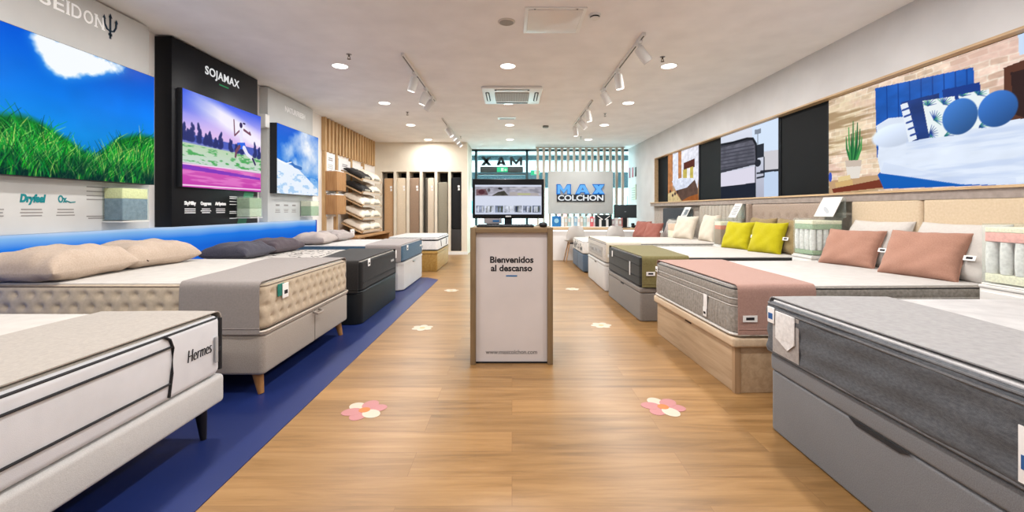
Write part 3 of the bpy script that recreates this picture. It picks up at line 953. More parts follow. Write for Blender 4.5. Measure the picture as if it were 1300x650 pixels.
# shell chairs
SHELL = plain('shell_grey', (198, 194, 190), .5, .3)
BEECH = wood('beech', (168, 128, 88), (196, 156, 112), 'z')
def shell_chair(loc, rz, label):
    t = thing('shell_chair', label, 'chair', loc, rz, 'shell chairs at the service counter')
    m = MB()
    P = []
    prof = [(-.20, .47, .19), (-.10, .445, .21), (.04, .44, .215), (.14, .455, .215), (.20, .50, .21), (.225, .58, .205), (.24, .68, .185), (.25, .76, .15), (.255, .80, .10)]
    for off in (0, 1):
        rows = []
        for (y, z, w_) in prof:
            rows.append([(w_ * s, y - .05 * (s * s) * (1 if z > .5 else .2) + off * .012, z + .04 * s * s * (1 if z < .5 else 0) - off * .012) for s in np.linspace(-1, 1, 11)])
        P.append(rows)
    m.grid(P[0]); m.grid([r[::-1] for r in P[1]])
    mesh_obj('seat_shell', m, SHELL, t, angle=60)
    for sx in (-1, 1):
        for sy in (-1, 1):
            mesh_obj('leg', MB().cyl((sx * .12, sy * .10, .43), (sx * .21, sy * .2, 0), .016, .011, 10), BEECH, t)
    mesh_obj('leg_frame', MB().tube([(-.13, -.11, .41), (.13, -.11, .41), (.13, .11, .41), (-.13, .11, .41)], .008, True), DARKM, t)
    return t
# the back of the shell is at +y of the chair, so it is turned to face the counter
shell_chair((1.37, 9.42, 0), PI, 'pale shell chair at the counter, the nearer one to the kiosk')
shell_chair((2.22, 9.42, 0), PI, 'pale shell chair at the counter, the one before the black striped box')

# small things on the right wall near the glass
for k, (y, c, nm) in enumerate([(11.45, (40, 44, 40), 'black'), (11.72, (170, 70, 84), 'red'), (12.02, (150, 80, 96), 'dull pink')]):
    o = mesh_obj('wall_strip', MB().rbox(-.012, 0, -.06, .06, 0, .25 + .02 * k, .004, .003), plain('strip%d' % k, c, .5))
    at(o, (XR - .001, y, 2.03)); tag(o, 'narrow %s upright strip on the right wall beside the shop window' % nm, 'wall strip', 'coloured wall strips')
t = thing('notice_board', 'pale green notice card on the right wall below the coloured strips', 'notice', (XR, 11.6, 1.42))
mesh_obj('board', MB().rbox(-.02, 0, -.22, .22, 0, .40, .01, .004), plain('notice', (196, 206, 186), .6), t)
m = MB()
for k in range(5): m.box(-.022, -.0203, -.17, .17, .06 + k * .06, .075 + k * .06)
mesh_obj('small_print', m, GREYINK, t)
# ------------------------------------------------------------------ pictures and dark panels in the niche of the right wall
DPAN = plain('niche_black', (17, 18, 20), .6, .1)
pz0, pz1 = NZ0 + .001, NZ1 - .02
for (ya, yb, lab) in [(9.915, 9.285, 'narrow black panel at the far end of the wall niche'), (7.745, 6.935, 'black panel between the lounge picture and the suite picture'), (5.425, 4.575, 'wide black panel between the suite picture and the blue bed picture')]:
    t = thing('niche_panel', lab, 'panel', (XR + .1, (ya + yb) / 2, pz0))
    hw = (ya - yb) / 2
    mesh_obj('board', MB().box(-.012, .0, -hw, hw, 0, pz1 - pz0), DPAN, t)
    mesh_obj('edge_strip', MB().box(-.02, -.012, -hw, -hw + .025, 0, pz1 - pz0).box(-.02, -.012, hw - .025, hw, 0, pz1 - pz0), plain('niche_edge', (12, 15, 22), .5, .15), t)
for (ya, yb, fn, nm, lab) in [(9.28, 7.75, pic_lounge, 'lit_lounge', 'glowing picture of a living room, farthest in the wall niche'), (6.93, 5.43, pic_suite, 'lit_suite', 'glowing picture of a bed with dark headboard, middle of the wall niche'), (4.57, 2.1, pic_bluebed, 'lit_bluebed', 'large glowing picture of a blue bed before a brick wall')]:
    t = thing('picture_light_box', lab, 'picture', (XR + .1, (ya + yb) / 2, pz0))
    hw = (ya - yb) / 2
    mesh_obj('box_frame', MB().rbox(-.027, .0, -hw, hw, 0, pz1 - pz0, .002, .001, 2), DARKM, t)
    fn(ya, yb, pz0, pz1).mesh('picture', (-.03, hw - .003, .003), (0, -1, 0), (0, 0, 1), 2 * hw - .006, pz1 - pz0 - .006, lit_picture(nm, PICS), t)
# ------------------------------------------------------------------ ceiling
LAMP = emit('lamp_face', (255, 248, 240), 6.0)
CPL = plain('fitting_white', (228, 226, 222), .5, .3)
def area_light(name, parent, size, watts, z=-.03, col=(1, .95, .89)):
    l = bpy.data.lights.new(name, 'AREA'); l.shape = 'DISK'; l.size = size; l.energy = watts; l.color = col
    o = bpy.data.objects.new(name, l); COL.objects.link(o); o.parent = parent; o.location = (0, 0, z)
    return o
first = None
rowsY = [(5.12, 'nearest row in view'), (6.9, 'second row in view'), (8.7, 'third row in view'), (10.5, 'farthest row'), (3.3, 'row above the kiosk front'), (1.5, 'row above the nearest beds'), (-.4, 'row behind the camera')]
colsX = [(-2.05, 'left'), (-.05, 'middle'), (1.87, 'right')]
for (y, ry) in rowsY:
    for (x, cx) in colsX:
        if cx == 'middle' and ry == 'nearest row in view': x = -.05
        lab = 'round recessed ceiling downlight, %s column, %s' % (cx, ry)
        if first is None:
            t = thing('downlight', lab, 'ceiling light', (x, y, H), 0, 'round ceiling downlights')
            mesh_obj('trim_ring', MB().lathe([(.104, 0), (.102, -.004), (.088, -.006)][::-1], 32), CPL, t)
            mesh_obj('diffuser', MB().lathe([(.086, -.0075), (.087, -.006)], 32), LAMP, t)
            first = t
        else:
            t = dup(first, (x, y, H), 0, lab)
        warm = 1.0 if y < 8 else .75
        area_light('lamp', t, .16, WATT * (.38 if y > 10 else .85 if y > 8 else 1.0 if y > 2 else .7 if y > 0 else .55), col=(1, .98, .955) if y < 8 else (.93, .98, 1))

def spot_head(parent, y, tilt_x, tilt_y, lit=True):
    """one lamp of the track: bracket, can, lens"""
    mesh_obj('adapter', MB().rbox(-.022, .022, y - .06, y + .06, -.055, -.028, .008, .006), CPL, parent)
    a = Matrix.Translation((0, y, -.105)) @ Matrix.Rotation(tilt_y, 4, 'Y') @ Matrix.Rotation(tilt_x, 4, 'X')
    m = MB(); m.cyl((0, y, -.055), (0, y, -.105), .011, n=10)
    b = mesh_obj('bracket', m, CPL, parent)
    m = MB(); m.lathe([(.046, -.155), (.05, -.15), (.05, .005), (.044, .02), (.02, .024)], 24, a)
    c = mesh_obj('spot_can', m, plain('spot_white', (206, 203, 198), .5, .3), parent)
    if lit:
        m = MB(); m.lathe([(.042, -.158), (.044, -.154)], 24, a)
        mesh_obj('spot_lens', m, emit('spot_lit', (255, 250, 244), 3.5), c)
    return c
def track(loc, y0, y1, heads, label):
    t = thing('track_light', label, 'track light', loc)
    m = MB().rbox(-.018, .018, y0, y1, -.03, 0, .003, .003, 2)
    mesh_obj('rail', m, CPL, t)
    m = MB(); m.box(-.006, .006, y0 + .02, y1 - .02, -.0315, -.0302); mesh_obj('rail_slot', m, DARKM, t)
    for y, tx, ty, lit in heads: spot_head(t, y, tx, ty, lit)
    return t
track((1.28, 0, H), 4.15, 6.15, [(4.32, R(5), R(-38), False), (5.18, R(4), R(-10), True), (5.98, R(6), R(-30), True)], 'white track light with three spots over the right row, nearer one')
track((1.25, 0, H), 6.7, 8.75, [(7.1, R(5), R(-12), True), (7.85, R(5), R(-38), True), (8.5, R(4), R(-6), True)], 'white track light with three spots over the right row, farther one')
track((-1.2, 0, H), 4.7, 6.7, [(5.3, R(4), R(18), True), (5.98, R(4), R(22), True), (6.42, R(6), R(38), False)], 'white track light with three spots over the left row, nearer one')
track((-1.3, 0, H), 8.0, 10.4, [(8.65, R(4), R(-34), True), (9.1, R(4), R(-38), True), (9.6, R(4), R(-40), True), (10.1, R(4), R(-42), True)], 'white track light with four spots near the bay wall')

t = thing('air_conditioner', 'square white ceiling cassette air conditioner with grey grille', 'air conditioner', (0, 6.4, H))
mesh_obj('panel', MB().rbox(-.43, .43, -.45, .45, -.035, 0, .04, .012), GLOSSW, t)
mesh_obj('grille', MB().rbox(-.25, .25, -.24, .26, -.042, -.034, .02, .003), plain('grille_grey', (150, 150, 150), .6), t)
m = MB()
for k in range(22): m.box(-.235 + k * .0218, -.225 + k * .0218, -.22, .24, -.046, -.0425)
mesh_obj('grille_slat', m, plain('grille_light', (196, 196, 194), .6), t)
for (a, b, c, d) in ((-.25, .25, -.395, -.335), (-.25, .25, .335, .395), (-.385, -.325, -.25, .25), (.325, .385, -.25, .25)):
    o = mesh_obj('air_outlet', MB().rbox(a, b, c, d, -.039, -.034, .028, .002), plain('outlet_dark', (48, 48, 50), .6), t)
    lx, ly = (b - a), (d - c)
    if lx > ly: m = MB().rbox(a + .03, b - .03, c + .02, d - .012, -.044, -.0385, .012, .002)
    elif True: m = MB().rbox(a + .018, b - .018, c + .03, d - .03, -.044, -.0385, .012, .002)
    if c < .3: mesh_obj('louvre', m, GLOSSW, o)
t = thing('access_hatch', 'square glossy white hatch in the ceiling before the round speaker', 'ceiling hatch', (.375, 3.89, H))
mesh_obj('hatch_frame', MB().rbox(-.265, .265, -.26, .26, -.012, 0, .004, .003), GLOSSW, t)
mesh_obj('hatch_panel', MB().rbox(-.235, .235, -.235, .235, -.018, -.010, .004, .003), plain('hatch_gloss', (226, 224, 222), .12, .6), t)
m = MB()
for sx in (-1, 1): m.cyl((sx * .18, -.245, -.014), (sx * .18, -.245, -.02), .008, n=12)
mesh_obj('latch', m, STEEL, t)
t = thing('ceiling_speaker', 'round grey ceiling speaker left of the square hatch', 'speaker', (-.05, 3.92, H))
mesh_obj('rim', MB().lathe([(.066, -.01), (.078, -.004), (.08, 0)], 32), plain('speaker_rim', (200, 196, 190), .5), t)
mesh_obj('grille', MB().lathe([(.02, -.0145), (.062, -.012), (.064, -.01)], 32), plain('speaker_mesh', (160, 156, 150), .8), t)
t = thing('smoke_detector', 'round white smoke detector with dark band right of the square hatch', 'smoke detector', (.73, 3.78, H))
mesh_obj('base', MB().lathe([(.05, -.018), (.052, 0)], 28), CPL, t)
mesh_obj('band', MB().lathe([(.042, -.03), (.042, -.018)], 28), BLACK, t)
mesh_obj('cap', MB().lathe([(.03, -.04), (.044, -.034), (.044, -.03)], 28), CPL, t)
t = thing('air_slot', 'small white slotted vent on the ceiling behind the air conditioner', 'vent', (-.1, 8.05, H + .002))
mesh_obj('plate', MB().rbox(-.17, .17, -.11, .11, -.012, 0, .01, .004), GLOSSW, t)
mesh_obj('slot', MB().box(-.14, .14, -.012, .012, -.0145, -.0122).box(-.14, .14, .04, .06, -.0145, -.0122), GREYINK, t)
o = mesh_obj('ceiling_sensor', MB().rbox(-.06, .06, -.06, .06, -.035, 0, .03, .01), plain('sensor_grey', (120, 122, 120), .5))
at(o, (.69, 8.8, H)); tag(o, 'small grey square sensor on the ceiling left of the farther right track', 'sensor')
sp0 = None
for (x, y, lab) in [(-1.8, 4.74, 'left of the nearer left track'), (1.69, 4.82, 'beside the nearest right downlight'), (-1.84, 7.55, 'left side between second and third downlights'), (1.66, 7.66, 'right of the farther right track'), (-1.2, 10.05, 'near the bay wall'), (1.62, 10.1, 'right side near the shop window')]:
    lab = 'small grey ceiling sprinkler head, ' + lab
    if sp0 is None:
        t = thing('sprinkler', lab, 'sprinkler', (x, y, H + .002), 0, 'ceiling sprinkler heads')
        mesh_obj('plate', MB().lathe([(.028, -.006), (.03, 0)], 20), STEEL, t)
        m = MB().cyl((0, 0, -.005), (0, 0, -.03), .009, n=10).cyl((.012, 0, -.03), (.012, 0, -.055), .003, n=6).cyl((-.012, 0, -.03), (-.012, 0, -.055), .003, n=6)
        mesh_obj('body', m, plain('brass_dark', (110, 100, 92), .4, .5, .7), t)
        mesh_obj('deflector', MB().lathe([(.02, -.058), (.02, -.055)], 16), plain('brass_dark', (110, 100, 92)), t)
        sp0 = t
    else: dup(sp0, (x, y, H + .002), 0, lab)

# ------------------------------------------------------------------ left wall: display panels
PZ0, PZ1 = 1.375, 2.365
def display(y0, y1, by0, by1, xf, backm, label, painter, pm, sidem, z0=.978):
    t = thing('wall_display', label, 'display panel', (XL, (y0 + y1) / 2, z0))
    yc = (y0 + y1) / 2
    mesh_obj('back_panel', MB().rbox(.002, xf - XL, y0 - yc, y1 - yc, 0, H - .018 - z0, .004, .003, 2), [backm], t)
    lb = mesh_obj('light_box', MB().rbox(xf - XL - .002, -3.283 - XL, by0 - yc, by1 - yc, PZ0 - z0, PZ1 - z0, .003, .002, 2), plain('lightbox_edge', (34, 36, 40), .5), t)
    painter(by0, by1, PZ0, PZ1).mesh('picture', (-3.28 - XL, by0 - yc + .004, PZ0 - z0 + .004), (0, 1, 0), (0, 0, 1), by1 - by0 - .008, PZ1 - PZ0 - .008, lit_picture(pm, PICS), lb)
    return t, yc, z0
def lines(m, x, y, z, w, n, gap, h=.008, taper=True):
    rg = random.Random(int(y * 1000))
    for k in range(n):
        ww = w * (1 - .25 * rg.random()) if taper else w
        m.box(x, x + .0012, y - ww / 2, y + ww / 2, z - k * gap - h, z - k * gap)
RT, UP = (0, 1, 0), (0, 0, 1)

# first panel: grass picture
PGREY = plain('panel_grey', (198, 197, 194), .45, .4)
t, yc, z0 = display(2.5, 4.0, 2.5, 3.94, -3.38, PGREY, 'light grey wall panel with a glowing green grass and blue sky picture', pic_meadow, 'lit_meadow', None)
xs = -3.38 - XL + .001
m = MB()
ypos = 2.883
for ch in 'POSEIDON':
    vs, fs = text_geo(ch, .155, bold=.0012, extrude=.0015)
    w0, w1 = min(v[0] for v in vs), max(v[0] for v in vs)
    z_0, z_1 = min(v[1] for v in vs), max(v[1] for v in vs)
    k = (.075 if ch != 'I' else .012) / (w1 - w0) if ch != 'I' else 1
    wd = (w1 - w0) * k
    hz = .102 / (z_1 - z_0)
    M_ = frame((xs, ypos + wd / 2 - yc, 2.685 - z0), RT, UP)
    m.add([((v[0] - (w0 + w1) / 2) * k, (v[1] - (z_0 + z_1) / 2) * hz, v[2]) for v in vs], fs, M_)
    sw = {'P': [(-1, -1)], 'I': [(-1, 0), (1, 0)], 'D': [], 'E': [], 'N': [(-1, -1), (1, -1), (-1, 1)]}.get(ch, [])
    for (tp, sd_) in sw:
        cy = sd_ * (wd / 2 - .006)
        m.box(xs, xs + .0016, ypos + wd / 2 + cy - .014 - yc, ypos + wd / 2 + cy + .014 - yc, 2.685 + tp * .048 - .0045 - z0, 2.685 + tp * .048 + .0045 - z0)
    for off in ((-1,) if ch in 'PEDI' else ()):
        pass
    ypos += wd + .0186
mesh_obj('heading', m, plain('pale_ink', (250, 250, 248), .4, .2, emis=.12), t, smooth=False)
m = MB()
ym, zm = 3.61 - yc, 2.675 - z0
m.box(xs, xs + .003, ym - .008, ym + .008, zm - .09, zm + .10)
for s in (-1, 1):
    m.tube([(xs + .002, ym + s * .055, zm + .075), (xs + .002, ym + s * .05, zm + .02), (xs + .002, ym + s * .03, zm - .018), (xs + .002, ym, zm - .025)], .007)
    m.add([(xs + .003, ym + s * .055 - .016, zm + .06), (xs + .003, ym + s * .055 + .016, zm + .06), (xs + .003, ym + s * .055, zm + .095)], [(0, 1, 2)])
m.add([(xs + .003, ym - .018, zm + .085), (xs + .003, ym + .018, zm + .085), (xs + .003, ym, zm + .125)], [(0, 1, 2)])
m.box(xs, xs + .003, ym - .016, ym + .016, zm - .065, zm - .045)
mesh_obj('trident', m, plain('trident_ink', (20, 44, 62), .5), t)
m = MB(); put_text(m, 'Dryfeel', .075, (xs, 3.025 - yc, 1.226 - z0), RT, UP, bold=.004, shear=.2, width=.165)
mesh_obj('logo_lettering', m, TEALINK, t, smooth=False)
m = MB(); put_text(m, 'Ox', .075, (xs, 3.225 - yc, 1.226 - z0), RT, UP, bold=.002, width=.062)
m.tube([(xs + .001, 3.255 - yc, 1.216 - z0), (xs + .001, 3.285 - yc, 1.204 - z0), (xs + .001, 3.32 - yc, 1.209 - z0)], .004)
mesh_obj('logo_lettering', m, TEALINK, t, smooth=False)
m = MB(); put_text(m, 'g', .075, (xs, 2.80 - yc, 1.232 - z0), RT, UP, bold=.003)
mesh_obj('logo_lettering', m, TEALINK, t, smooth=False)
for y in (2.78, 3.02, 3.25):
    m = MB(); lines(m, xs, y - yc, 1.155 - z0, .15, 3, .022)
    mesh_obj('small_print', m, GREYINK, t)
m = MB()
for k, z in enumerate((1.335, 1.30, 1.265, 1.235)): lines(m, xs, 3.50 - yc, z - z0, .2, 1, .02)
mesh_obj('small_print', m, GREYINK, t)
m = MB(); lines(m, xs, 3.50 - yc, 1.10 - z0, .2, 2, .016)
mesh_obj('small_print', m, GREYINK, t)

# second panel: athlete picture
PBLK = plain('panel_black', (15, 16, 20), .4, .2)
t, yc, z0 = display(4.2, 5.62, 4.27, 5.61, -3.33, PBLK, 'tall black wall panel with a glowing athletics track picture', pic_athlete, 'lit_athlete', None)
xs = -3.33 - XL + .001
m = MB(); put_text(m, 'SOJAMAX', .125, (xs, 4.945 - yc, 2.665 - z0), RT, UP, bold=.0022, width=.58, spacing=1.1)
mesh_obj('heading', m, emit('panel_white', (236, 236, 236), .9), t, smooth=False)
mesh_obj('accent_bar', MB().box(xs, xs + .003, 4.88 - yc, 5.04 - yc, 2.565 - z0, 2.579 - z0), GREENINK, t)
# green stripe running across the lower corner
m = MB()
m.add([(xs, 5.20 - yc, .98 - z0), (xs, 5.37 - yc, .98 - z0), (xs, 5.54 - yc, 1.37 - z0), (xs, 5.34 - yc, 1.37 - z0)], [(0, 1, 2, 3)])
mesh_obj('green_stripe', m, plain('stripe_green', (40, 130, 84), .5), t)
m = MB()
for k, (s, y, w_) in enumerate((('', 4.44, .16), ('', 4.67, .16), ('', 4.905, .18))):
    q = MB(); put_text(q, ['SkyMilky', 'Oxygreen', 'AirSystem'][k], .05, (xs, y - yc, 1.215 - z0), RT, UP, bold=.002, width=w_)
    mesh_obj('logo_lettering', q, WINK, t, smooth=False)
    m = MB()
    lines(m, xs, y - yc, 1.16 - z0, .16, 3, .02)
    mesh_obj('small_print', m, WINK, t)
m = MB()
for z in (1.305, 1.285, 1.25, 1.215, 1.13, 1.11, 1.05): lines(m, xs, 5.13 - yc, z - z0, .17, 1, .02)
mesh_obj('small_print', m, WINK, t)

# third panel: snow picture
t, yc, z0 = display(5.94, 7.28, 5.99, 7.27, -3.38, plain('panel_cool', (196, 198, 197), .45, .4), 'grey wall panel with a glowing snow and blue sky picture', pic_snow, 'lit_snow', None)
mesh_obj('panel_side', MB().box(.003, -3.385 - XL, -.66, -.635, 0, 1.62), plain('side_navy', (30, 34, 52), .5), t)
xs = -3.38 - XL + .001
m = MB(); put_text(m, 'NATURFRESH', .11, (xs, 6.70 - yc, 2.65 - z0), RT, UP, bold=.004, width=.62)
mesh_obj('heading', m, WINK, t, smooth=False)
for y in (6.19, 6.42, 6.65):
    m = MB()
    lines(m, xs, y - yc, 1.225 - z0, .12, 1, .02, .022)
    lines(m, xs, y - yc, 1.155 - z0, .14, 3, .02)
    mesh_obj('small_print', m, GREYINK, t)
t = thing('wall_speaker', 'small white box at the upper corner of the snow picture panel', 'speaker', (XL, 5.87, 2.27))
mesh_obj('case', MB().rbox(.0, .16, -.05, .05, 0, .18, .012, .01), GLOSSW, t)
mesh_obj('bracket', MB().box(.02, .1, .05, .075, .06, .12), GREYINK, t)

# clear sample cases fixed to the panels
def sample(loc, d, w_, h, layers, label, axis=1):
    """clear case with layers of mattress filling; x = depth, y = width"""
    t = thing('sample_case', label, 'sample case', loc)
    z = .012
    for k, (nm, hh, mt, sub) in enumerate(layers):
        m = MB()
        if nm == 'springs':
            n = max(3, int(w_ / .06)); nd = max(2, int(d / .06))
            for i in range(n):
                for j in range(nd):
                    m.lathe([(.0, z), (.024, z + .002), (.028, z + hh * .3), (.0275, z + hh * .7), (.024, z + hh - .002), (0, z + hh)], 12,
                            Matrix.Translation((.03 + (d - .06) * j / max(1, nd - 1), -w_ / 2 + .03 + (w_ - .06) * i / max(1, n - 1), 0)))
            mesh_obj('pocket_springs', m, mt, t)
        else:
            m.rbox(.008, d - .006, -w_ / 2 + .006, w_ / 2 - .006, z, z + hh, .01, .004)
            mesh_obj(nm, m, mt, t)
        z += hh + .0005
    m = MB().rbox(0, d, -w_ / 2, w_ / 2, .0, h, .004, .003)
    mesh_obj('clear_case', m, ACRYL, t)
    m = MB().rbox(-.002, d + .002, -w_ / 2 - .002, w_ / 2 + .002, -.006, .003, .006, .002)
    mesh_obj('case_base', m, CPL, t)
    return t
FOAMY = fabric('foam_yellow', (214, 216, 160), scale=90)
FOAMW = fabric('foam_cream', (232, 228, 204), scale=90)
FOAMB = fabric('foam_blue', (112, 140, 158), (84, 112, 130), scale=30)
FOAMG = fabric('foam_green', (190, 202, 178), scale=60)
FOAMDG = fabric('foam_dark_green', (150, 172, 140), scale=60)
FOAMP = fabric('foam_pink', (232, 168, 160), scale=60)
FOAMT = fabric('foam_tan', (150, 128, 106), scale=60)
FOAMO = fabric('foam_rust', (204, 120, 92), scale=60)
SPRW = fabric('spring_pocket', (224, 222, 220), scale=50)
sample((-3.376, 3.665, 1.05), .17, .26, .285, [('base_foam', .18, FOAMB, 0), ('top_foam', .085, FOAMY, 0)], 'clear case of blue and yellow foam on the grass picture panel')
sample((-3.326, 5.30, 1.05), .17, .26, .26, [('base_foam', .10, FOAMG, 0), ('top_foam', .13, FOAMDG, 0)], 'clear case of pale and dark green foam on the black panel')
sample((-3.376, 6.98, 1.04), .18, .28, .255, [('base_foam', .15, FOAMDG, 0), ('top_foam', .08, FOAMW, 0)], 'clear case of green and cream foam on the snow picture panel')

# long headboard along the left wall, its blue LED light painted in as emission
def painted_blue_light():
    g = NT('painted_blue_light')
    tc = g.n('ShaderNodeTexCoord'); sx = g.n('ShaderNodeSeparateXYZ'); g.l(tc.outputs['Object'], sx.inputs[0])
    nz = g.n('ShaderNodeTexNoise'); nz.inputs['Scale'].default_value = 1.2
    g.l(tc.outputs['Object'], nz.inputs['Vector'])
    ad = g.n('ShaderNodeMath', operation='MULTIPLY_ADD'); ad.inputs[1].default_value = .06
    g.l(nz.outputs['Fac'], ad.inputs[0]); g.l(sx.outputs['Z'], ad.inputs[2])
    col = g.ramp(ad.outputs[0], [(0.0, rgb(4, 70, 190)), (.80, rgb(10, 104, 226)), (.90, rgb(30, 132, 246)), (.97, rgb(150, 205, 255)), (1.0, rgb(214, 234, 255))])  # pale upper stops paint the streak of light along the top edge
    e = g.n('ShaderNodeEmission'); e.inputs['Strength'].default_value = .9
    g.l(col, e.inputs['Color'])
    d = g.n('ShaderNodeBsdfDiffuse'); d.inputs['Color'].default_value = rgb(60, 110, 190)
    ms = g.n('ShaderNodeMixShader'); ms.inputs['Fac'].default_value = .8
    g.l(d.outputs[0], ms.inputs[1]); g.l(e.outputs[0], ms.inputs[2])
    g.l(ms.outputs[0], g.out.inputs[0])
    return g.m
t = thing('headboard_bench', 'long low headboard with painted-in blue light along the left wall behind the beds', 'headboard', (-3.40, 3.2, .004))
mesh_obj('headboard_panel', MB().rbox(-.06, .09, -4.2, 4.05, 0, .97, .01, .02), painted_blue_light(), t)
mesh_obj('end_cap', MB().box(-.06, .092, 4.05, 4.08, 0, .97), plain('deep_blue', (16, 60, 176), .5), t)

# slatted wall cladding and product cards
sl = thing('slat_cladding', 'upper cladding of vertical wooden slats on the far left wall', 'wall cladding', (XL, 9.35, 2.235))
for k in range(18):
    y = -1.43 + k * 2.8 / 17
    mesh_obj('slat', MB().box(.0, .07, y - .035, y + .035, .0, H - .012 - 2.235), OAKZ, sl)
BWALL = plain('beige_board', (226, 214, 196), .7, .2)
for k, (y, w_, z0, z1, nm) in enumerate([(8.16, .42, 1.2, 2.22, 'tall white card left of the tilted pillow shelves'), (8.86, .62, 1.70, 2.17, 'white card above the left end of the pillow shelves'), (9.62, .62, 1.70, 2.14, 'white card above the middle of the pillow shelves'), (10.33, .56, 1.70, 2.11, 'white card above the right end of the pillow shelves')]):
    t = thing('product_card', nm, 'card', (XL, y, z0), 0)
    mesh_obj('card_board', MB().rbox(-.002, .05, -w_ / 2, w_ / 2, 0, z1 - z0, .006, .003), PAPER, t)
    m = MB(); lines(m, .051, 0, z1 - z0 - .09, w_ * .55, 2, .035, .018); mesh_obj('card_heading', m, GREYINK, t); m = MB(); lines(m, .051, 0, z1 - z0 - .22, w_ * .7, 3, .03, .008)
    mesh_obj('small_print', m, GREYINK, t)
for k, y in enumerate((7.93, 8.45, 9.22, 9.98)):
    o = mesh_obj('wood_post', MB().box(0, .06, -.035, .035, 0, 2.23), OAKZ)
    at(o, (XL, y, .003)); tag(o, ['upright wooden post at the left edge of the pillow wall', 'upright wooden post left of the tilted shelves', 'upright wooden post behind the middle of the tilted shelves', 'upright wooden post at the right of the tilted shelves'][k], 'post', 'posts of the pillow wall')
# leaflet boxes
for k, z in enumerate((1.50, 1.06)):
    t = thing('leaflet_box', ['slatted wooden leaflet box on the far left wall, upper one', 'slatted wooden leaflet box on the far left wall, lower one'][k], 'leaflet box', (XL + .05, 8.14, z), 0, 'wooden leaflet boxes')
    mesh_obj('box_body', MB().rbox(0, .22, -.22, .22, 0, .36, .006, .004), wood('oak_box', (150, 108, 68), (176, 132, 88), 'z'), t)
    m = MB()
    for q in range(6): m.box(.219, .224, -.205 + q * .074, -.165 + q * .074, .01, .35)
    mesh_obj('front_slats', m, wood('oak_box2', (166, 122, 78), (190, 146, 98), 'z'), t)
    m = MB()
    for q in range(5): m.box(.03 + q * .035, .045 + q * .035, -.19, .19, .3, .375 + .008 * (q % 3))
    mesh_obj('leaflets', m, PAPER, t)
    m = MB().rbox(0, .03, -.2, .2, -.045, .0, .01, .004)
    mesh_obj('bracket_card', m, PAPER, t)
# tilted shelves with pillows
PILW = fabric('pillow_white', (232, 222, 206), scale=25, mottled=.05)
PILB = fabric('pillow_black', (40, 38, 38), scale=40)
def pillow_mesh(w_, d, h, seed=1, pinch=.05, flat=.55, n=26, puff=.42, wr=.012):
    rg = random.Random(seed)
    ph = [rg.uniform(0, 6.28) for _ in range(8)]
    m = MB()
    def pt(s, t, side):
        x = s * w_ / 2 * (1 - pinch * (1 - t * t)); y = t * d / 2 * (1 - pinch * 1.3 * (1 - s * s))
        e = max(0, (1 - s ** 4)) ** puff * max(0, (1 - t ** 4)) ** puff
        wrk = wr * (math.sin(7 * s + 3 * t * t + ph[0]) * math.sin(5 * t + ph[1]) + .7 * math.sin(14 * t * (1 + .3 * s) + ph[2]) * abs(s) ** 3 + .7 * math.sin(13 * s + ph[3]) * abs(t) ** 3)
        z = (h * .5 * e * (1.0 if side > 0 else -flat) + (wrk * (e ** .5)) * (1 if side > 0 else -.5))
        return (x, y, z)
    g = [math.sin(PI / 2 * (2 * i / n - 1)) for i in range(n + 1)]
    top = [[pt(s, t, 1) for s in g] for t in g]
    bot = [[pt(s, t, -1) for s in g] for t in g]
    m.grid(top); m.grid([r[::-1] for r in bot])
    return m
def put(o, origin, right, up):
    o.matrix_world = frame(origin, right, up)
    return o
sd = 20
order = ['topmost', 'second from the top', 'middle', 'fourth from the top', 'lowest']
for k in range(5):
    zf = 1.74 - k * .265
    t = thing('tilted_shelf', 'tilted wooden pillow shelf on the far left wall, %s of the five' % order[k], 'shelf', (XL, 9.3, zf), 0, 'tilted pillow shelves')
    tl = R(26)
    Mt = Matrix.Translation((.06, 0, .20)) @ Matrix.Rotation(tl, 4, 'Y')
    mesh_obj('shelf_board', MB().box(0, .46, -.66, .62, -.012, .012, Mt), OAKY, t)
    mesh_obj('front_lip', MB().box(.445, .465, -.66, .62, .012, .045, Mt), OAKY, t)
    mesh_obj('price_strip', MB().box(.465, .468, -.6, .55, -.01, .04, Mt), plain('strip_clear', (232, 226, 216), .4), t)
    for s, nm in ((-1, 'left'), (1, 'right')):
        sd += 1
        dark = (k < 2 and s < 0)
        M_ = t.matrix_world if False else Matrix.Translation((XL, 9.3, zf)) @ Mt
        o = mesh_obj('pillow', pillow_mesh(.60, .43, .15 if dark else .21, sd, flat=.4), PILB if dark else PILW)
        ctr = M_ @ Vector((.225, s * .31 - .02, .048))
        rt = M_.to_3x3() @ Vector((0, 1, 0)); up = M_.to_3x3() @ Vector((-1, 0, 0))
        put(o, ctr, rt, up)
        tag(o, '%s pillow lying on the %s tilted shelf, %s side' % ('black' if dark else 'white', order[k], nm), 'pillow', 'pillows on the tilted shelves')
        lb = mesh_obj('carton_end', MB().rbox(-.15, .15, -.225, -.195, -.03, .04, .008, .006), plain('carton_grey', (168, 164, 152), .5), o)
t = thing('wood_bench', 'low wooden bench under the tilted pillow shelves', 'bench', (XL + .3, 9.2, 0))
mesh_obj('bench_top', MB().rbox(-.29, .32, -1.2, 1.0, .60, .64, .01, .006), wood('bench_oak', (150, 108, 68), (178, 134, 90), 'y'), t)
mesh_obj('bench_side', MB().box(-.28, .29, -1.18, -1.14, 0, .60).box(-.28, .29, .94, .98, 0, .60), wood('bench_oak', 0, 0), t)
t = thing('white_price_block', 'small white card standing on the wooden bench', 'card', (XL + .42, 8.28, .64))
mesh_obj('card', MB().rbox(-.01, .01, -.09, .09, 0, .13, .003, .002), PAPER, t)
mesh_obj('small_print', (lambda m: (lines(m, .0105, 0, .1, .1, 3, .025), m)[1])(MB()), GREYINK, t)

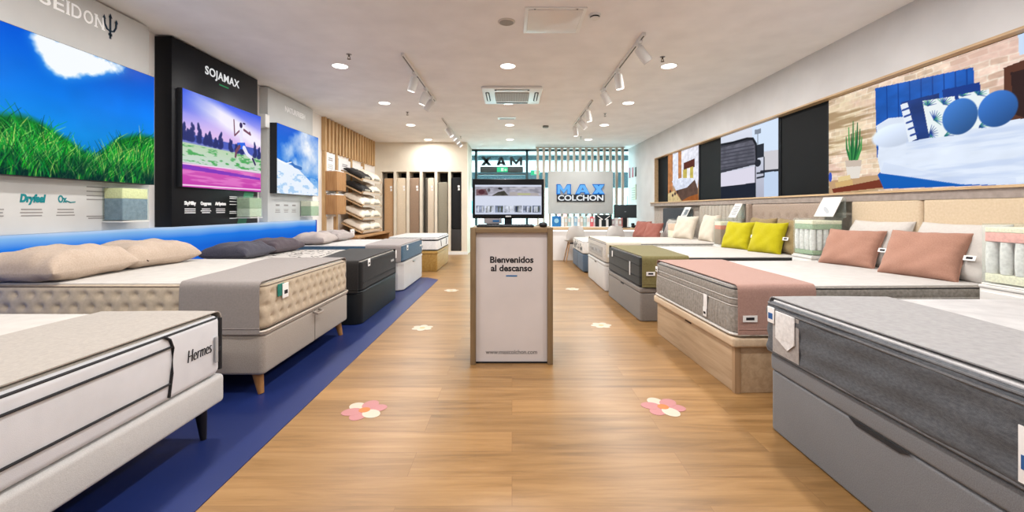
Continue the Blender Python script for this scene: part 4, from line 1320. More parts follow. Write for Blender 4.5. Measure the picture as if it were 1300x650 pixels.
# upright mattresses in the bays
bay = [('tan', fabric('bay_tan', (190, 154, 116), scale=30, mottled=.04, bump=.1), .235, 1.86), ('cream', fabric('bay_cream', (222, 206, 182), scale=30, mottled=.03, bump=.1), .24, 1.87), ('taupe', fabric('bay_taupe', (156, 132, 112), scale=30, mottled=.04, bump=.1), .25, 1.87),
       ('pale', fabric('bay_pale', (216, 202, 182), scale=30, mottled=.03, bump=.1), .17, 1.87), ('grey olive', fabric('bay_olive', (146, 140, 124), scale=30, mottled=.04, bump=.1), .25, 1.76), ('black', fabric('bay_black', (34, 34, 36), scale=30), .24, 1.88)]
for k in range(6):
    a, b = edges[k] + (.0 if k == 0 else .035), edges[k + 1] - (.0 if k == 5 else .035)
    nm, mt, w_, hh = bay[k]
    cx = b - w_ / 2 - .015
    zb = BZ0 + (.553 if k == 5 else 0); hh -= (.553 if k == 5 else 0)
    t = thing('upright_mattress', '%s mattress standing on end in the bay wall, %s bay from the left' % (nm, names[k]), 'mattress', (cx, LOCKY + .03, zb), 0, 'upright mattresses in the bays')
    mesh_obj('mattress_body', MB().rbox(-w_ / 2, w_ / 2, 0, .42, 0.002, hh, .035, .03), mt, t)
    for s in (-1, 1):
        mesh_obj('piping', MB().tube([(s * (w_ / 2 - .012), -.002, .04), (s * (w_ / 2 - .012), -.002, hh - .04)], .006), mt, t)
    m = MB().rbox(w_ / 2 - .085, w_ / 2 - .03, -.006, -.001, hh - .26, hh - .20, .004, .001).rbox(w_ / 2 - .075, w_ / 2 - .03, -.006, -.001, hh - .33, hh - .275, .004, .001)
    if nm != 'grey olive': mesh_obj('price_tag', m, PAPER, t)
o = mesh_obj('upright_mattress', MB().rbox(-.055, .055, 0, .40, 0.002, 1.87, .03, .02), fabric('bay_dark', (92, 86, 78), scale=30))
at(o, (-2.235 + .065, LOCKY + .04, BZ0)); tag(o, 'thin dark grey mattress standing beside the pale one in the fourth bay', 'mattress', 'upright mattresses in the bays')
o = mesh_obj('bay_box', MB().rbox(-.12, .12, 0, .4, 0, .55, .006, .004), plain('bay_box', (52, 50, 50), .6))
o2 = None
at(o, (-1.432, LOCKY + .005, BZ0)); tag(o, 'dark grey box at the foot of the black mattress in the last bay', 'box')
# ------------------------------------------------------------------ beds
# local frame of every bed: x from the foot to the head, y across, foot face looks to -x
def loop_tube(m, x0, x1, w_, z, r, cr=.05, off=0.0):
    pts = [(p[0] + p[2] * off, p[1] + p[3] * off, z) for p in rrect(x0, x1, -w_ / 2, w_ / 2, cr, 5)]
    m.tube(pts, r, True, 6)
def mattress(loc, rz, L, W, z0, z1, side, top, label, cat='mattress', pipe=None, cr=.06, er=.03, disp=None, step=None, zs=None, x0=.0, pipes=(True, True)):
    t = thing('mattress', label, cat, (loc[0], loc[1], z0), rz)
    h = z1 - z0
    mesh_obj('mattress_border', MB().rbox(x0, L, -W / 2, W / 2, 0.002, h, cr, er, 6, step=step, zs=zs, disp=disp), side, t, angle=50)
    mesh_obj('top_panel', MB().rbox(x0 + er * .75, L - er * .75, -W / 2 + er * .75, W / 2 - er * .75, h - .006, h + .007, cr * .8, .006, 6), top, t)
    if pipe:
        m = MB()
        if pipes[0]: loop_tube(m, x0, L, W, h - er * .35, .005, cr, -er * .18)
        if pipes[1]: loop_tube(m, x0, L, W, er * .45, .0065, cr, -er * .15)
        mesh_obj('piping', m, pipe, t)
    return t
def side_tag(t, y, z, w_, h, mat, mark=None, x=-.004, name='label_tag', tilt=0):
    """flat cloth label on the foot face, y = its centre across"""
    m = MB().rbox(x - .003, x + .001, y - w_ / 2, y + w_ / 2, z, z + h, .002, .001, 2, M=None)
    o = mesh_obj(name, m, mat, t)
    if mark:
        mesh_obj('label_mark', MB().box(x - .0042, x - .0028, y - w_ * .3, y + w_ * .3, z + h * .25, z + h * .5), mark, o)
    return o
def runner(loc, rz, W, ztop, u0, ua, ub, hang, mat, label, tagpos=None, drop_r=.03, hem=True):
    """cloth across the bed; ua / ub: how far it reaches along the bed at y = -W/2 and y = +W/2"""
    t = thing('bed_runner', label, 'bed runner', (loc[0], loc[1], ztop), rz)
    e = .006
    w2 = W / 2 + e
    cs = []
    for k in range(9): cs.append((-w2, -hang + (hang - drop_r) * k / 8, (-1, 0)))
    for k in range(1, 6):
        a = PI / 2 * k / 5
        cs.append((-w2 + drop_r - drop_r * math.cos(a), -drop_r + (drop_r + e + .008) * math.sin(a), (-math.cos(a), math.sin(a))))
    for k in range(1, 20):
        cs.append((-w2 + drop_r + (W + 2 * e - 2 * drop_r) * k / 20, e + .008, (0, 1)))
    for k in range(0, 6):
        a = PI / 2 * (1 - k / 5)
        cs.append((w2 - drop_r + drop_r * math.cos(a), -drop_r + (drop_r + e + .008) * math.sin(a), (math.cos(a), math.sin(a))))
    for k in range(1, 9): cs.append((w2, -drop_r - (hang - drop_r) * k / 8, (1, 0)))
    nu = 22
    rows_o, rows_i = [], []
    rg = random.Random(int(abs(loc[1]) * 100)); p1 = rg.uniform(0, 6)
    for (y, z, nn) in cs:
        f = (y + w2) / (2 * w2)
        ue = ua + (ub - ua) * f + .008 * math.sin(9 * f + p1)
        ro, ri = [], []
        for k in range(nu + 1):
            u = u0 + (ue - u0) * k / nu
            dr = max(0, -z - .02) * .05 * (math.sin(11 * u + p1) + .5 * math.sin(23 * u))
            wv = .0015 * math.sin(8 * u + 5 * f + p1)
            th = .005
            ro.append((u, y + nn[0] * (th + abs(dr) * .6), z + nn[1] * (th + wv)))
            ri.append((u, y + nn[0] * abs(dr) * .6, z + nn[1] * wv))
        rows_o.append(ro); rows_i.append(ri)
    m = MB()
    n0 = len(cs); n1 = nu + 1
    m.grid([r[::-1] for r in rows_o]); m.grid(rows_i)
    o = n0 * n1
    for j in range(n0 - 1):
        m.f.append((j * n1, j * n1 + n1, o + (j + 1) * n1 , o + j * n1)) if False else None
    # close the rims
    for j in range(n0 - 1):
        m.add([rows_o[j][0], rows_o[j + 1][0], rows_i[j + 1][0], rows_i[j][0]], [(0, 1, 2, 3)])
        m.add([rows_o[j][-1], rows_i[j][-1], rows_i[j + 1][-1], rows_o[j + 1][-1]], [(0, 1, 2, 3)])
    for k in range(nu):
        for j in (0, n0 - 1):
            m.add([rows_o[j][k], rows_o[j][k + 1], rows_i[j][k + 1], rows_i[j][k]], [(0, 1, 2, 3)])
    mesh_obj('cloth', m, mat, t, angle=60)
    if hem:
        m = MB()
        for j in (2,):
            for rr in (rows_o[1], rows_o[-2]):
                m.tube([(p[0], p[1], p[2]) for p in rr], .0035, n=6)
        mesh_obj('hem', m, mat, t)
    if tagpos:
        s, u, z = tagpos
        yy = s * (w2 + .012)
        o_ = mesh_obj('label_tag', MB().box(u - .045, u + .045, min(yy, yy + s * .004), max(yy, yy + s * .004), z - .02, z + .02), PAPER, t)
        mesh_obj('label_mark', MB().box(u - .026, u + .026, min(yy + s * .004, yy + s * .005), max(yy + s * .004, yy + s * .005), z - .008, z + .009), INK, o_)
    return t
def legs(t, pts, h, mat, r0=.026, r1=.014, splay=.03):
    for (x, y) in pts:
        s = 1 if y > 0 else -1
        mesh_obj('leg', MB().cyl((x, y, h), (x - .0 + (-splay if x < .5 else splay), y + s * splay * .4, 0), r0, r1, 14), mat, t)

KNIT = fabric('knit_cream', (194, 188, 180), scale=14, mottled=.04, bump=.35)
KNITW = fabric('knit_white', (194, 190, 186), scale=14, mottled=.04, bump=.35)

# ---- left A: nearest, white mattress with black lines
A = (-1.49, 1.535)
t = thing('bed', 'pale grey upholstered bed base on black legs, nearest on the left', 'bed', (A[0], A[1], .004), PI)
BA = fabric('base_pale', (196, 194, 192), scale=260, mottled=.05)
mesh_obj('base_body', MB().rbox(-.01, 1.80, -.685, .685, .165, .305, .03, .018), BA, t)
mesh_obj('base_deck', MB().rbox(.03, 1.78, -.66, .66, .29, .309, .03, .008), BA, t)
legs(t, [(.06, -.60), (.06, .60), (1.70, -.6), (1.70, .6)], .17, plain('leg_black', (22, 20, 22), .4), .03, .014, .012)
MA = fabric('satin_white', (212, 212, 216), scale=10, mottled=.03, bump=.2, rough=.6)
t = mattress(A, PI, 1.79, 1.35, .314, .612, MA, KNIT, 'white mattress with black seam lines and script lettering, nearest on the left', pipe=plain('pipe_black', (26, 26, 30), .6), cr=.05, pipes=(True, False))
PB = plain('pipe_black', (26, 26, 30))
m = MB()
for s in (-1, 1):
    pts = [(-.004, s * .30, .29), (-.004, s * .33, .27), (-.005, s * .345, .23), (-.005, s * .34, .12), (-.004, s * .325, .0 + .02)]
    m.tube(pts, .006)
m.tube([(-.004, -.345, .236), (-.004, .345, .236)], .005)
m.tube([(-.004, -.335, .078), (-.004, .335, .078)], .005)
# upright black edge at the two corners
for s in (-1, 1): m.tube([(.012, s * .668, .28), (.012, s * .668, .02)], .012)
mesh_obj('seam_lines', m, PB, t)
m = MB(); put_text(m, 'Hermes', .085, (-.003, -.51, .155), (0, -1, 0), (0, 0, 1), shear=.2, bold=-.0022, width=.155)
mesh_obj('lettering', m, INK, t, smooth=False)
m = MB(); m.rbox(-.014, -.004, -.625, -.605, .07, .20, .004, .004, 2); mesh_obj('pull_loop', m, plain('loop_grey', (170, 170, 172), .6), t)
side_tag(t, -.645, .12, .02, .02, PB)
runner(A, PI, 1.35, .614, .012, .60, .62, .14, fabric('runner_oat', (164, 156, 147), scale=70, mottled=.06), 'oatmeal cloth runner over the foot of the nearest left bed')

# ---- left B: tan tufted
B = (-1.52, 3.30)
BB = fabric('base_tan', (158, 148, 138), scale=160, mottled=.1)
t = thing('bed', 'tan grey upholstered bed base with wooden legs and strap handle, second on the left', 'bed', (B[0], B[1], .004), PI)
mesh_obj('base_body', MB().rbox(0, 1.77, -.675, .675, .13, .375, .035, .02), BB, t)
mesh_obj('lid', MB().rbox(-.006, 1.77, -.68, .68, .372, .398, .035, .012), BB, t)
mesh_obj('lid_piping', (lambda m: (loop_tube(m, -.006, 1.77, 1.36, .398, .006, .035), m)[1])(MB()), fabric('pipe_oat', (206, 196, 184)), t)
mesh_obj('seam', MB().box(-.0025, .004, -.012, -.008, .14, .37), plain('seam_tan', (110, 100, 92), .8), t)
m = MB(); m.tube([(.0, .02, .366), (-.035, .02, .352), (-.04, -.02, .35), (-.035, -.075, .352), (.0, -.08, .366)], .010); mesh_obj('strap_handle', m, BB, t)
legs(t, [(.075, -.61), (.075, .61), (1.68, -.6), (1.68, .6)], .135, wood('leg_wood', (148, 100, 56), (180, 130, 80), 'z'), .034, .018, .03)
def tuft(x, y, z):
    # dimples on a lattice along all four sides, with a little sag between
    s = y if x < .02 else x
    v = 0.0
    for zk in (.075, .15, .225):
        d2 = ((s / .105 + (.5 if zk == .15 else 0) + 1000) % 1 - .5)
        v -= .022 * math.exp(-((d2 * .105) ** 2) / .0003 - ((z - zk) ** 2) / .0004)
    return v + .006 * math.sin(PI * min(1, max(0, z / .29)))
MBm = fabric('tuft_tan', (188, 172, 150), scale=40, mottled=.06)
t = mattress(B, PI, 1.77, 1.35, .403, .688, MBm, KNIT, 'tan tufted mattress with green corner label, second on the left', pipe=fabric('pipe_brown', (120, 106, 92)), cr=.07, er=.035, disp=tuft, step=.015, zs=22)
o = side_tag(t, .50, .185, .075, .08, plain('tag_green', (28, 118, 104), .6), None, x=-.012)
mesh_obj('label_front', MB().rbox(-.02, -.0155, .415, .49, .165, .26, .002, .001, 2), PAPER, o)
mesh_obj('label_mark', MB().box(-.0215, -.0195, .43, .47, .19, .215), INK, o)
runner(B, PI, 1.35, .69, .02, .70, .50, .30, fabric('runner_taupe', (142, 134, 129), scale=90, mottled=.05), 'taupe cloth runner draped over the tan tufted mattress')

# ---- left C: black
C_ = (-1.50, 4.925)
LB = plain('leatherette_black', (19, 23, 27), .5, .25)
t = thing('bed', 'black upholstered bed base standing flat on the mat, third on the left', 'bed', (C_[0], C_[1], .004), PI)
mesh_obj('base_body', MB().rbox(0, 1.8, -.675, .675, .0, .31, .09, .012, 7), LB, t)
mesh_obj('lid', MB().rbox(-.004, 1.8, -.678, .678, .305, .33, .09, .01, 7), plain('leatherette_lid', (23, 27, 31), .5, .25), t)
MC = fabric('cover_black', (27, 26, 27), scale=120, mottled=.12)
t = mattress(C_, PI, 1.79, 1.35, .336, .622, MC, None or KNIT, 'black mattress with speckled cream top, third on the left', pipe=fabric('pipe_char', (30, 30, 32)), cr=.09, er=.03)
m = MB(); rg = random.Random(9)
for k in range(150):
    u, v = rg.uniform(.62, 1.25), rg.uniform(-.6, .6)
    a = rg.uniform(0, 3.1); s = rg.uniform(.008, .03)
    m.prism([(u + s * math.cos(a + q) * (1 if q % 2 < 1 else .5), v + s * math.sin(a + q) * .6) for q in (0, 1.3, 2.6, 3.9, 5.2)], .001, Matrix.Translation((0, 0, .2935)))
mesh_obj('speckle_print', m, plain('speckle', (60, 52, 50), .8), t)
side_tag(t, .44, .225, .07, .075, PAPER, INK, x=-.006)
side_tag(t, -.60, .19, .04, .10, PAPER, None, x=-.006)
m = MB(); put_text(m, 'dream', .05, (-.005, -.45, .18), (0, -1, 0), (0, 0, 1), width=.13); mesh_obj('stitched_mark', MB().box(-.004, .001, -.51, -.39, .165, .19), plain('stitch_light', (170, 170, 170), .7), t)
m = MB(); m.tube([(-.002, -.6, .075), (-.002, .6, .075)], .004); mesh_obj('seam', m, fabric('pipe_char', (30, 30, 32)), t)
runner(C_, PI, 1.35, .624, .02, .62, .50, .30, fabric('runner_char', (44, 41, 39), scale=90, mottled=.1), 'charcoal cloth runner over the black mattress')

# ---- left D: white base, blue mattress
D_ = (-1.53, 6.675)
BW = plain('leather_white', (204, 202, 200), .5, .35)
t = thing('bed', 'white storage bed base with cut corners, fourth on the left', 'bed', (D_[0], D_[1], .004), PI)
m = MB(); m.prism([(0, -.6), (.07, -.675), (1.77, -.675), (1.77, .675), (.07, .675), (0, .6)], .355, Matrix.Translation((0, 0, .015)))
mesh_obj('base_body', m, BW, t)
m = MB(); m.prism([(-.008, -.605), (.066, -.682), (1.77, -.682), (1.77, .682), (.066, .682), (-.008, .605)], .032, Matrix.Translation((0, 0, .37)))
mesh_obj('lid', m, BW, t)
mesh_obj('plinth', MB().box(.05, 1.74, -.62, .62, 0, .016), BLACK, t)
mesh_obj('handle', MB().rbox(-.012, .001, -.06, .06, .34, .358, .004, .003), STEEL, t)
MD = fabric('slate_blue', (72, 100, 122), scale=60, mottled=.1)
t = mattress(D_, PI, 1.76, 1.35, .41, .634, MD, KNITW, 'slate blue mattress with white top, fourth on the left', pipe=fabric('pipe_navy', (44, 62, 84)), cr=.07)
side_tag(t, .42, .15, .09, .07, PAPER, INK, x=-.006)
side_tag(t, -.62, .05, .03, .16, PAPER, INK, x=-.006)
side_tag(t, -.5, .13, .12, .025, PAPER, None, x=-.004, name='stitched_mark')
runner(D_, PI, 1.35, .636, .02, .62, .52, .225, fabric('runner_stone', (150, 142, 138), scale=90, mottled=.06), 'stone grey cloth runner over the slate blue mattress')

# ---- left E: short display bed on an oak chest
E_ = (-1.38, 8.66)
OAKE = wood('oak_yellow', (164, 130, 68), (184, 150, 88), 'y')
t = thing('bed', 'yellow oak chest base with two front panels, farthest on the left', 'bed', (E_[0], E_[1], 0), PI)
mesh_obj('base_body', MB().rbox(.02, .95, -.70, .70, .0, .33, .008, .005), wood('oak_yellow2', (146, 112, 54), (168, 134, 74), 'y'), t)
mesh_obj('lid', MB().rbox(0, .95, -.71, .71, .332, .378, .008, .006), OAKE, t)
mesh_obj('front_panel', MB().rbox(.006, .022, -.69, .69, .025, .325, .006, .003), OAKE, t)
ME = fabric('cover_white', (224, 224, 224), scale=40, mottled=.05)
t = mattress(E_, PI, .93, 1.38, .384, .634, ME, KNITW, 'white mattress with dark band on the yellow oak chest, farthest on the left', pipe=fabric('pipe_black2', (34, 34, 38)), cr=.06)
m = MB(); loop_tube(m, .0, .93, 1.38, .195, .022, .06, -.014); mesh_obj('dark_band', m, fabric('pipe_black2', (34, 34, 38)), t)
m = MB()
for s in (-1, 1):
    m.tube([(-.004, s * .35, .17), (-.008, s * .33, .11), (-.004, s * .3, .05)], .006)
m.tube([(.45, .693, .16), (.42, .699, .1), (.3, .693, .06)], .006)
mesh_obj('pull_loop', m, plain('loop_dark', (70, 70, 74), .6), t)

# ---- right F: nearest, grey
F_ = (1.36, 1.60)
BF = fabric('base_grey', (112, 112, 114), (126, 126, 128), scale=260, mottled=.05)
t = thing('bed', 'grey upholstered storage bed base with lid notch, nearest on the right', 'bed', (F_[0], F_[1], 0), 0)
def notch_panel(m, z1, y0=-.15, y1=.12, d=.02, W=1.35, c=.04):
    pass
mesh_obj('base_body', MB().rbox(0, 1.84, -.675, .675, .004, .312, .05, .012), BF, t)
mesh_obj('lid', MB().rbox(-.004, 1.84, -.68, .68, .316, .40, .05, .016), BF, t)
mesh_obj('plinth', MB().box(.03, 1.8, -.64, .64, 0, .006), BLACK, t)
m = MB(); m.prism([(-.14, .316), (-.10, .298), (.09, .298), (.13, .316)][::-1], .004, frame((-.003, 0, 0), (0, 1, 0), (0, 0, 1)) @ Matrix.Translation((0, 0, -.002))); mesh_obj('handle_notch', m, plain('notch_dark', (40, 40, 42), .8), t)
def wavy(x, y, z):
    return .004 * math.sin(9 * z / .27 * 2 + .8 * math.sin(5 * (x + y))) + .0025 * math.sin(21 * (x + y) + 30 * z)
MF = fabric('cover_grey', (80, 82, 86), (96, 98, 102), scale=60, mottled=.08, stretch=(1, 1, 2.5))
t = mattress(F_, 0, 1.84, 1.37, .405, .672, MF, fabric('top_marl', (184, 182, 182), (196, 194, 193), scale=9, mottled=.05, bump=.5), 'grey mattress with white folded label, nearest on the right', pipe=fabric('pipe_silver', (98, 97, 98)), cr=.045, er=.03, disp=wavy, step=.03, zs=14, x0=-.02)
m = MB(); loop_tube(m, -.02, 1.84, 1.37, .236, .006, .07, .001); mesh_obj('upper_piping', m, fabric('pipe_silver', 0), t)
o = side_tag(t, .50, .02, .20, .21, fabric('patch_grey', (162, 156, 152), scale=60), None, x=-.022, name='side_patch')
m = MB(); m.rbox(-.034, -.028, .42, .565, .10, .235, .01, .002, 3); m.prism([(.422, .102), (.47, .062), (.50, .075), (.56, .10)], .004, frame((-.034, 0, 0), (0, 1, 0), (0, 0, 1)))
mesh_obj('folded_label', m, fabric('label_white', (222, 220, 218), scale=50), o)
m = MB(); m.rbox(-.034, -.028, .575, .63, .165, .245, .004, .002, 3); o = mesh_obj('corner_label', m, PAPER, t)
mesh_obj('label_mark', MB().box(-.0355, -.0335, .585, .62, .185, .215), plain('mark_blue', (40, 90, 150), .6), o)
o = side_tag(t, -.49, .03, .04, .15, PAPER, plain('mark_blue', 0) if False else MATS['mark_blue'], x=-.026)
runner(F_, 0, 1.37, .674, .012, .50, .62, .10, fabric('runner_grey', (146, 144, 144), (156, 154, 154), scale=40, mottled=.04), 'grey cloth runner over the nearest right mattress', hem=False)

# ---- right G: wooden base, grey ribbed mattress
th = R(1.8)
G_ = (1.36, 3.345)
OK1 = wood('oak_pale', (168, 142, 112), (192, 166, 136), 'y')
OK2 = wood('oak_pale_side', (150, 122, 92), (172, 142, 110), 'z')
t = thing('bed', 'pale wooden storage bed base with rounded lid, second on the right', 'bed', (G_[0], G_[1], 0), th)
mesh_obj('base_body', MB().rbox(.015, 1.83, -.66, .66, .0, .288, .01, .004), OK1, t)
mesh_obj('lid', MB().rbox(-.012, 1.83, -.685, .685, .29, .352, .02, .016), wood('oak_lid', (196, 172, 144), (214, 192, 164), 'y'), t)
mesh_obj('handle_notch', MB().rbox(.008, .02, -.05, .05, .27, .289, .006, .003), plain('notch_brown', (74, 56, 42), .8), t)
mesh_obj('corner_post', MB().box(.012, .05, -.664, -.63, .0, .288), OK2, t)
def ribs(x, y, z):
    s = y if x < .03 else x
    v = 0
    if z < .19: v = .006 * abs(math.sin(s * PI / .035)) - .004
    for zk in (.19, .235): v -= .006 * math.exp(-((z - zk) / .006) ** 2)
    return v + .008 * math.sin(PI * min(1, max(0, z / .19)))
MG = fabric('cover_rib', (138, 132, 124), (160, 154, 146), scale=60, mottled=.1)
t = mattress(G_, th, 1.83, 1.35, .356, .662, MG, KNITW, 'grey ribbed mattress with white tags, second on the right', pipe=fabric('pipe_dark', (60, 58, 58)), cr=.07, er=.03, disp=ribs, step=.0088, zs=26, pipes=(True, False))
m = MB()
for z in (.19, .235): loop_tube(m, 0, 1.83, 1.35, z, .003, .07, .002)
loop_tube(m, -.006, 1.83, 1.362, .014, .009, .07, .0)
mesh_obj('pale_piping', m, fabric('pipe_pale', (206, 202, 196)), t)
side_tag(t, -.33, .10, .05, .10, PAPER, None, x=-.012); side_tag(t, -.325, .045, .05, .065, PAPER, INK, x=-.013)
side_tag(t, .60, .225, .05, .045, PAPER, INK, x=-.012, name='corner_label')
runner(G_, th, 1.35, .664, .02, .52, .62, .29, fabric('runner_pink', (162, 128, 117), (170, 136, 125), scale=120, mottled=.05), 'dusty pink cloth runner over the grey ribbed mattress', tagpos=(-1, .09, -.19))

# ---- right H: olive runner
th = R(1.2)
H_ = (1.30, 5.07)
BH = fabric('base_mole', (126, 120, 115), (140, 134, 128), scale=170, mottled=.07)
t = thing('bed', 'mole grey upholstered storage bed base, third on the right', 'bed', (H_[0], H_[1], 0), th)
mesh_obj('base_body', MB().rbox(0, 1.83, -.675, .675, .004, .29, .03, .01), BH, t)
mesh_obj('lid', MB().rbox(-.004, 1.83, -.678, .678, .294, .345, .03, .012), BH, t)
mesh_obj('plinth', MB().box(.03, 1.8, -.64, .64, 0, .006), BLACK, t)
mesh_obj('handle_notch', MB().rbox(-.003, .006, -.06, .06, .276, .292, .004, .003), plain('notch_dark', 0), t)
t = mattress(H_, th, 1.83, 1.35, .349, .652, fabric('cover_char', (46, 47, 46), (60, 61, 58), scale=70, mottled=.12), KNITW, 'charcoal mattress with white tags under the olive runner, third on the right', pipe=fabric('pipe_black2', 0), cr=.06, er=.03)
m = MB()
for z in (.22, .1): loop_tube(m, 0, 1.83, 1.35, z, .004, .06, .0)
mesh_obj('seam', m, fabric('pipe_black2', 0), t)
side_tag(t, -.33, .08, .03, .15, PAPER, None, x=-.006); side_tag(t, .42, .20, .04, .075, PAPER, None, x=-.008)
runner(H_, th, 1.35, .654, .015, .50, .60, .30, fabric('runner_olive', (112, 104, 66), (124, 116, 78), scale=120, mottled=.07), 'olive green cloth runner over the charcoal mattress', tagpos=(-1, .10, -.16))

# ---- right I: white
I_ = (1.30, 6.68)
t = thing('bed', 'white leatherette storage bed base, fourth on the right', 'bed', (I_[0], I_[1], 0), 0)
mesh_obj('base_body', MB().rbox(0, 1.84, -.675, .675, .006, .35, .04, .012), BW, t)
mesh_obj('lid', MB().rbox(-.004, 1.84, -.68, .68, .353, .393, .04, .012), BW, t)
mesh_obj('plinth', MB().box(.03, 1.8, -.64, .64, 0, .008), BLACK, t)
mesh_obj('handle', MB().rbox(-.01, .001, -.05, .05, .338, .352, .004, .003), BLACK, t)
t = mattress(I_, 0, 1.83, 1.35, .398, .672, fabric('cover_mist', (184, 180, 172), (200, 196, 190), scale=50, mottled=.1), KNIT, 'white mattress with grey stitched foot panel, fourth on the right', pipe=fabric('pipe_mist', (120, 116, 112)), cr=.06)
o = mesh_obj('stitched_panel', MB().rbox(-.005, .002, -.5, .5, .06, .21, .03, .003), fabric('panel_mist', (160, 156, 150), scale=60), t)
m = MB()
for k in range(4): loop_tube(m, -.004, .004, 1.0 - k * .2, .09 + k * .03, .003, .002)
for k in range(5): m.tube([(-.007, -.45 + q * .09, .135 + .03 * math.sin(q * 1.9 + k)) for q in range(11)], .003)
mesh_obj('stitching', m, plain('stitch_light', 0) if False else MATS['stitch_light'], o)
runner(I_, 0, 1.35, .674, .015, .50, .52, .26, fabric('runner_cream', (206, 196, 180), scale=120, mottled=.04), 'cream cloth runner over the white mattress with grey foot panel', tagpos=(-1, .08, -.17))

# ---- right J: slate
J_ = (1.29, 8.46)
t = thing('bed', 'slate blue upholstered bed base, farthest on the right', 'bed', (J_[0], J_[1], 0), 0)
mesh_obj('base_body', MB().rbox(0, 1.84, -.66, .66, .02, .33, .04, .012), fabric('base_slate', (82, 98, 116), scale=120, mottled=.08), t)
mesh_obj('plinth', MB().box(.03, 1.8, -.62, .62, 0, .022), BLACK, t)
mesh_obj('seam', MB().box(-.003, .001, -.006, .006, .03, .32), plain('seam_slate', (50, 60, 74), .8), t)
t = mattress(J_, 0, 1.83, 1.32, .335, .562, fabric('cover_pearl', (220, 218, 214), scale=30, mottled=.05), KNIT, 'white mattress with dark flower print foot, farthest on the right', pipe=fabric('pipe_mist', 0), cr=.06)
m = MB(); rg = random.Random(5)
for k in range(30):
    y, z = rg.uniform(-.6, .6), rg.uniform(.05, .18)
    for q in range(5):
        a = q * 1.257 + rg.random()
        p = [(y + .012 * math.cos(a - .8), z + .012 * math.sin(a - .8)), (y + .06 * math.cos(a), z + .05 * math.sin(a)), (y + .012 * math.cos(a + .8), z + .012 * math.sin(a + .8))]
        m.add([(-.006, c[0], c[1]) for c in p], [(0, 2, 1)])
mesh_obj('flower_print', m, plain('print_black', (44, 50, 60), .8), t)

# ------------------------------------------------------------------ headboards on the right
def headboard(loc, w_, h, z0, parts_, mat, label, kind):
    t = thing('headboard', label, 'headboard', (loc[0], loc[1], 0))
    if kind == 'panels':
        for s in (-1, 1):
            mesh_obj('padded_panel', MB().rbox(0, .06, s * w_ / 4 - w_ / 4 + .004, s * w_ / 4 + w_ / 4 - .004, z0, h, .03, .02), mat, t)
    elif kind == 'channels':
        n = 12
        for k in range(n):
            mesh_obj('channel', MB().rbox(0, .075, -w_ / 2 + w_ * k / n, -w_ / 2 + w_ * (k + 1) / n, z0, h, .035, .03), mat, t)
    elif kind == 'tufted':
        def df(x, y, z):
            v = 0
            for zz, o in ((h - .16, 0), (h - .30, .5)):
                d2 = ((y / .16 + o + 100) % 1 - .5) * .16
                v -= .02 * math.exp(-(d2 ** 2 + (z - zz) ** 2) / .0007)
            return v if x < .02 else 0
        mesh_obj('padded_panel', MB().rbox(0, .07, -w_ / 2, w_ / 2, z0, h, .03, .025, step=.02, zs=40, disp=df), mat, t)
        m = MB()
        for zz, o in ((h - .16, 0), (h - .30, .5)):
            for k in range(-4, 5):
                y = (k + .5 - o) * .16
                if abs(y) < w_ / 2 - .05: m.lathe([(.012, -.004), (.012, .002), (.004, .007)], 12, frame((.017, y, zz), (0, -1, 0), (0, 0, 1)))
        mesh_obj('button', m, mat, t)
        for s in (-1, 1): mesh_obj('wing', MB().rbox(-.05, .07, s * (w_ / 2 + .03) - .03, s * (w_ / 2 + .03) + .03, z0, h, .02, .015), mat, t)
    else:
        mesh_obj('padded_panel', MB().rbox(0, .07, -w_ / 2, w_ / 2, z0, h, .03, .025), mat, t)
    mesh_obj('back_board', MB().rbox(.072, .09, -w_ / 2 + .02, w_ / 2 - .02, .0, h - .02, .004, .003), DARKM, t)
    return t
headboard((3.205, 3.36), 1.42, 1.232, .2, 2, fabric('hb_cream', (196, 176, 148), (204, 185, 158), scale=60, mottled=.02, bump=.08), 'cream padded headboard in two panels behind the salmon cushions', 'panels')
headboard((3.205, 1.60), 1.42, 1.232, .2, 2, fabric('hb_stone', (190, 182, 172), scale=60), 'stone padded headboard behind the nearest right bed', 'plain')
headboard((3.205, 5.07), 1.36, 1.225, .2, 1, fabric('hb_taupe', (158, 140, 126), (170, 152, 138), scale=70, mottled=.05), 'taupe tufted headboard with wings behind the lime cushions', 'tufted')
headboard((3.205, 6.68), 1.36, 1.225, .2, 1, fabric('hb_grey', (168, 160, 148), (178, 170, 158), scale=70, mottled=.05), 'grey channelled headboard behind the cream cushions', 'channels')
headboard((3.205, 8.46), 1.36, 1.18, .2, 1, fabric('hb_black', (46, 50, 56), scale=70), 'black plain headboard behind the coral cushions', 'plain')

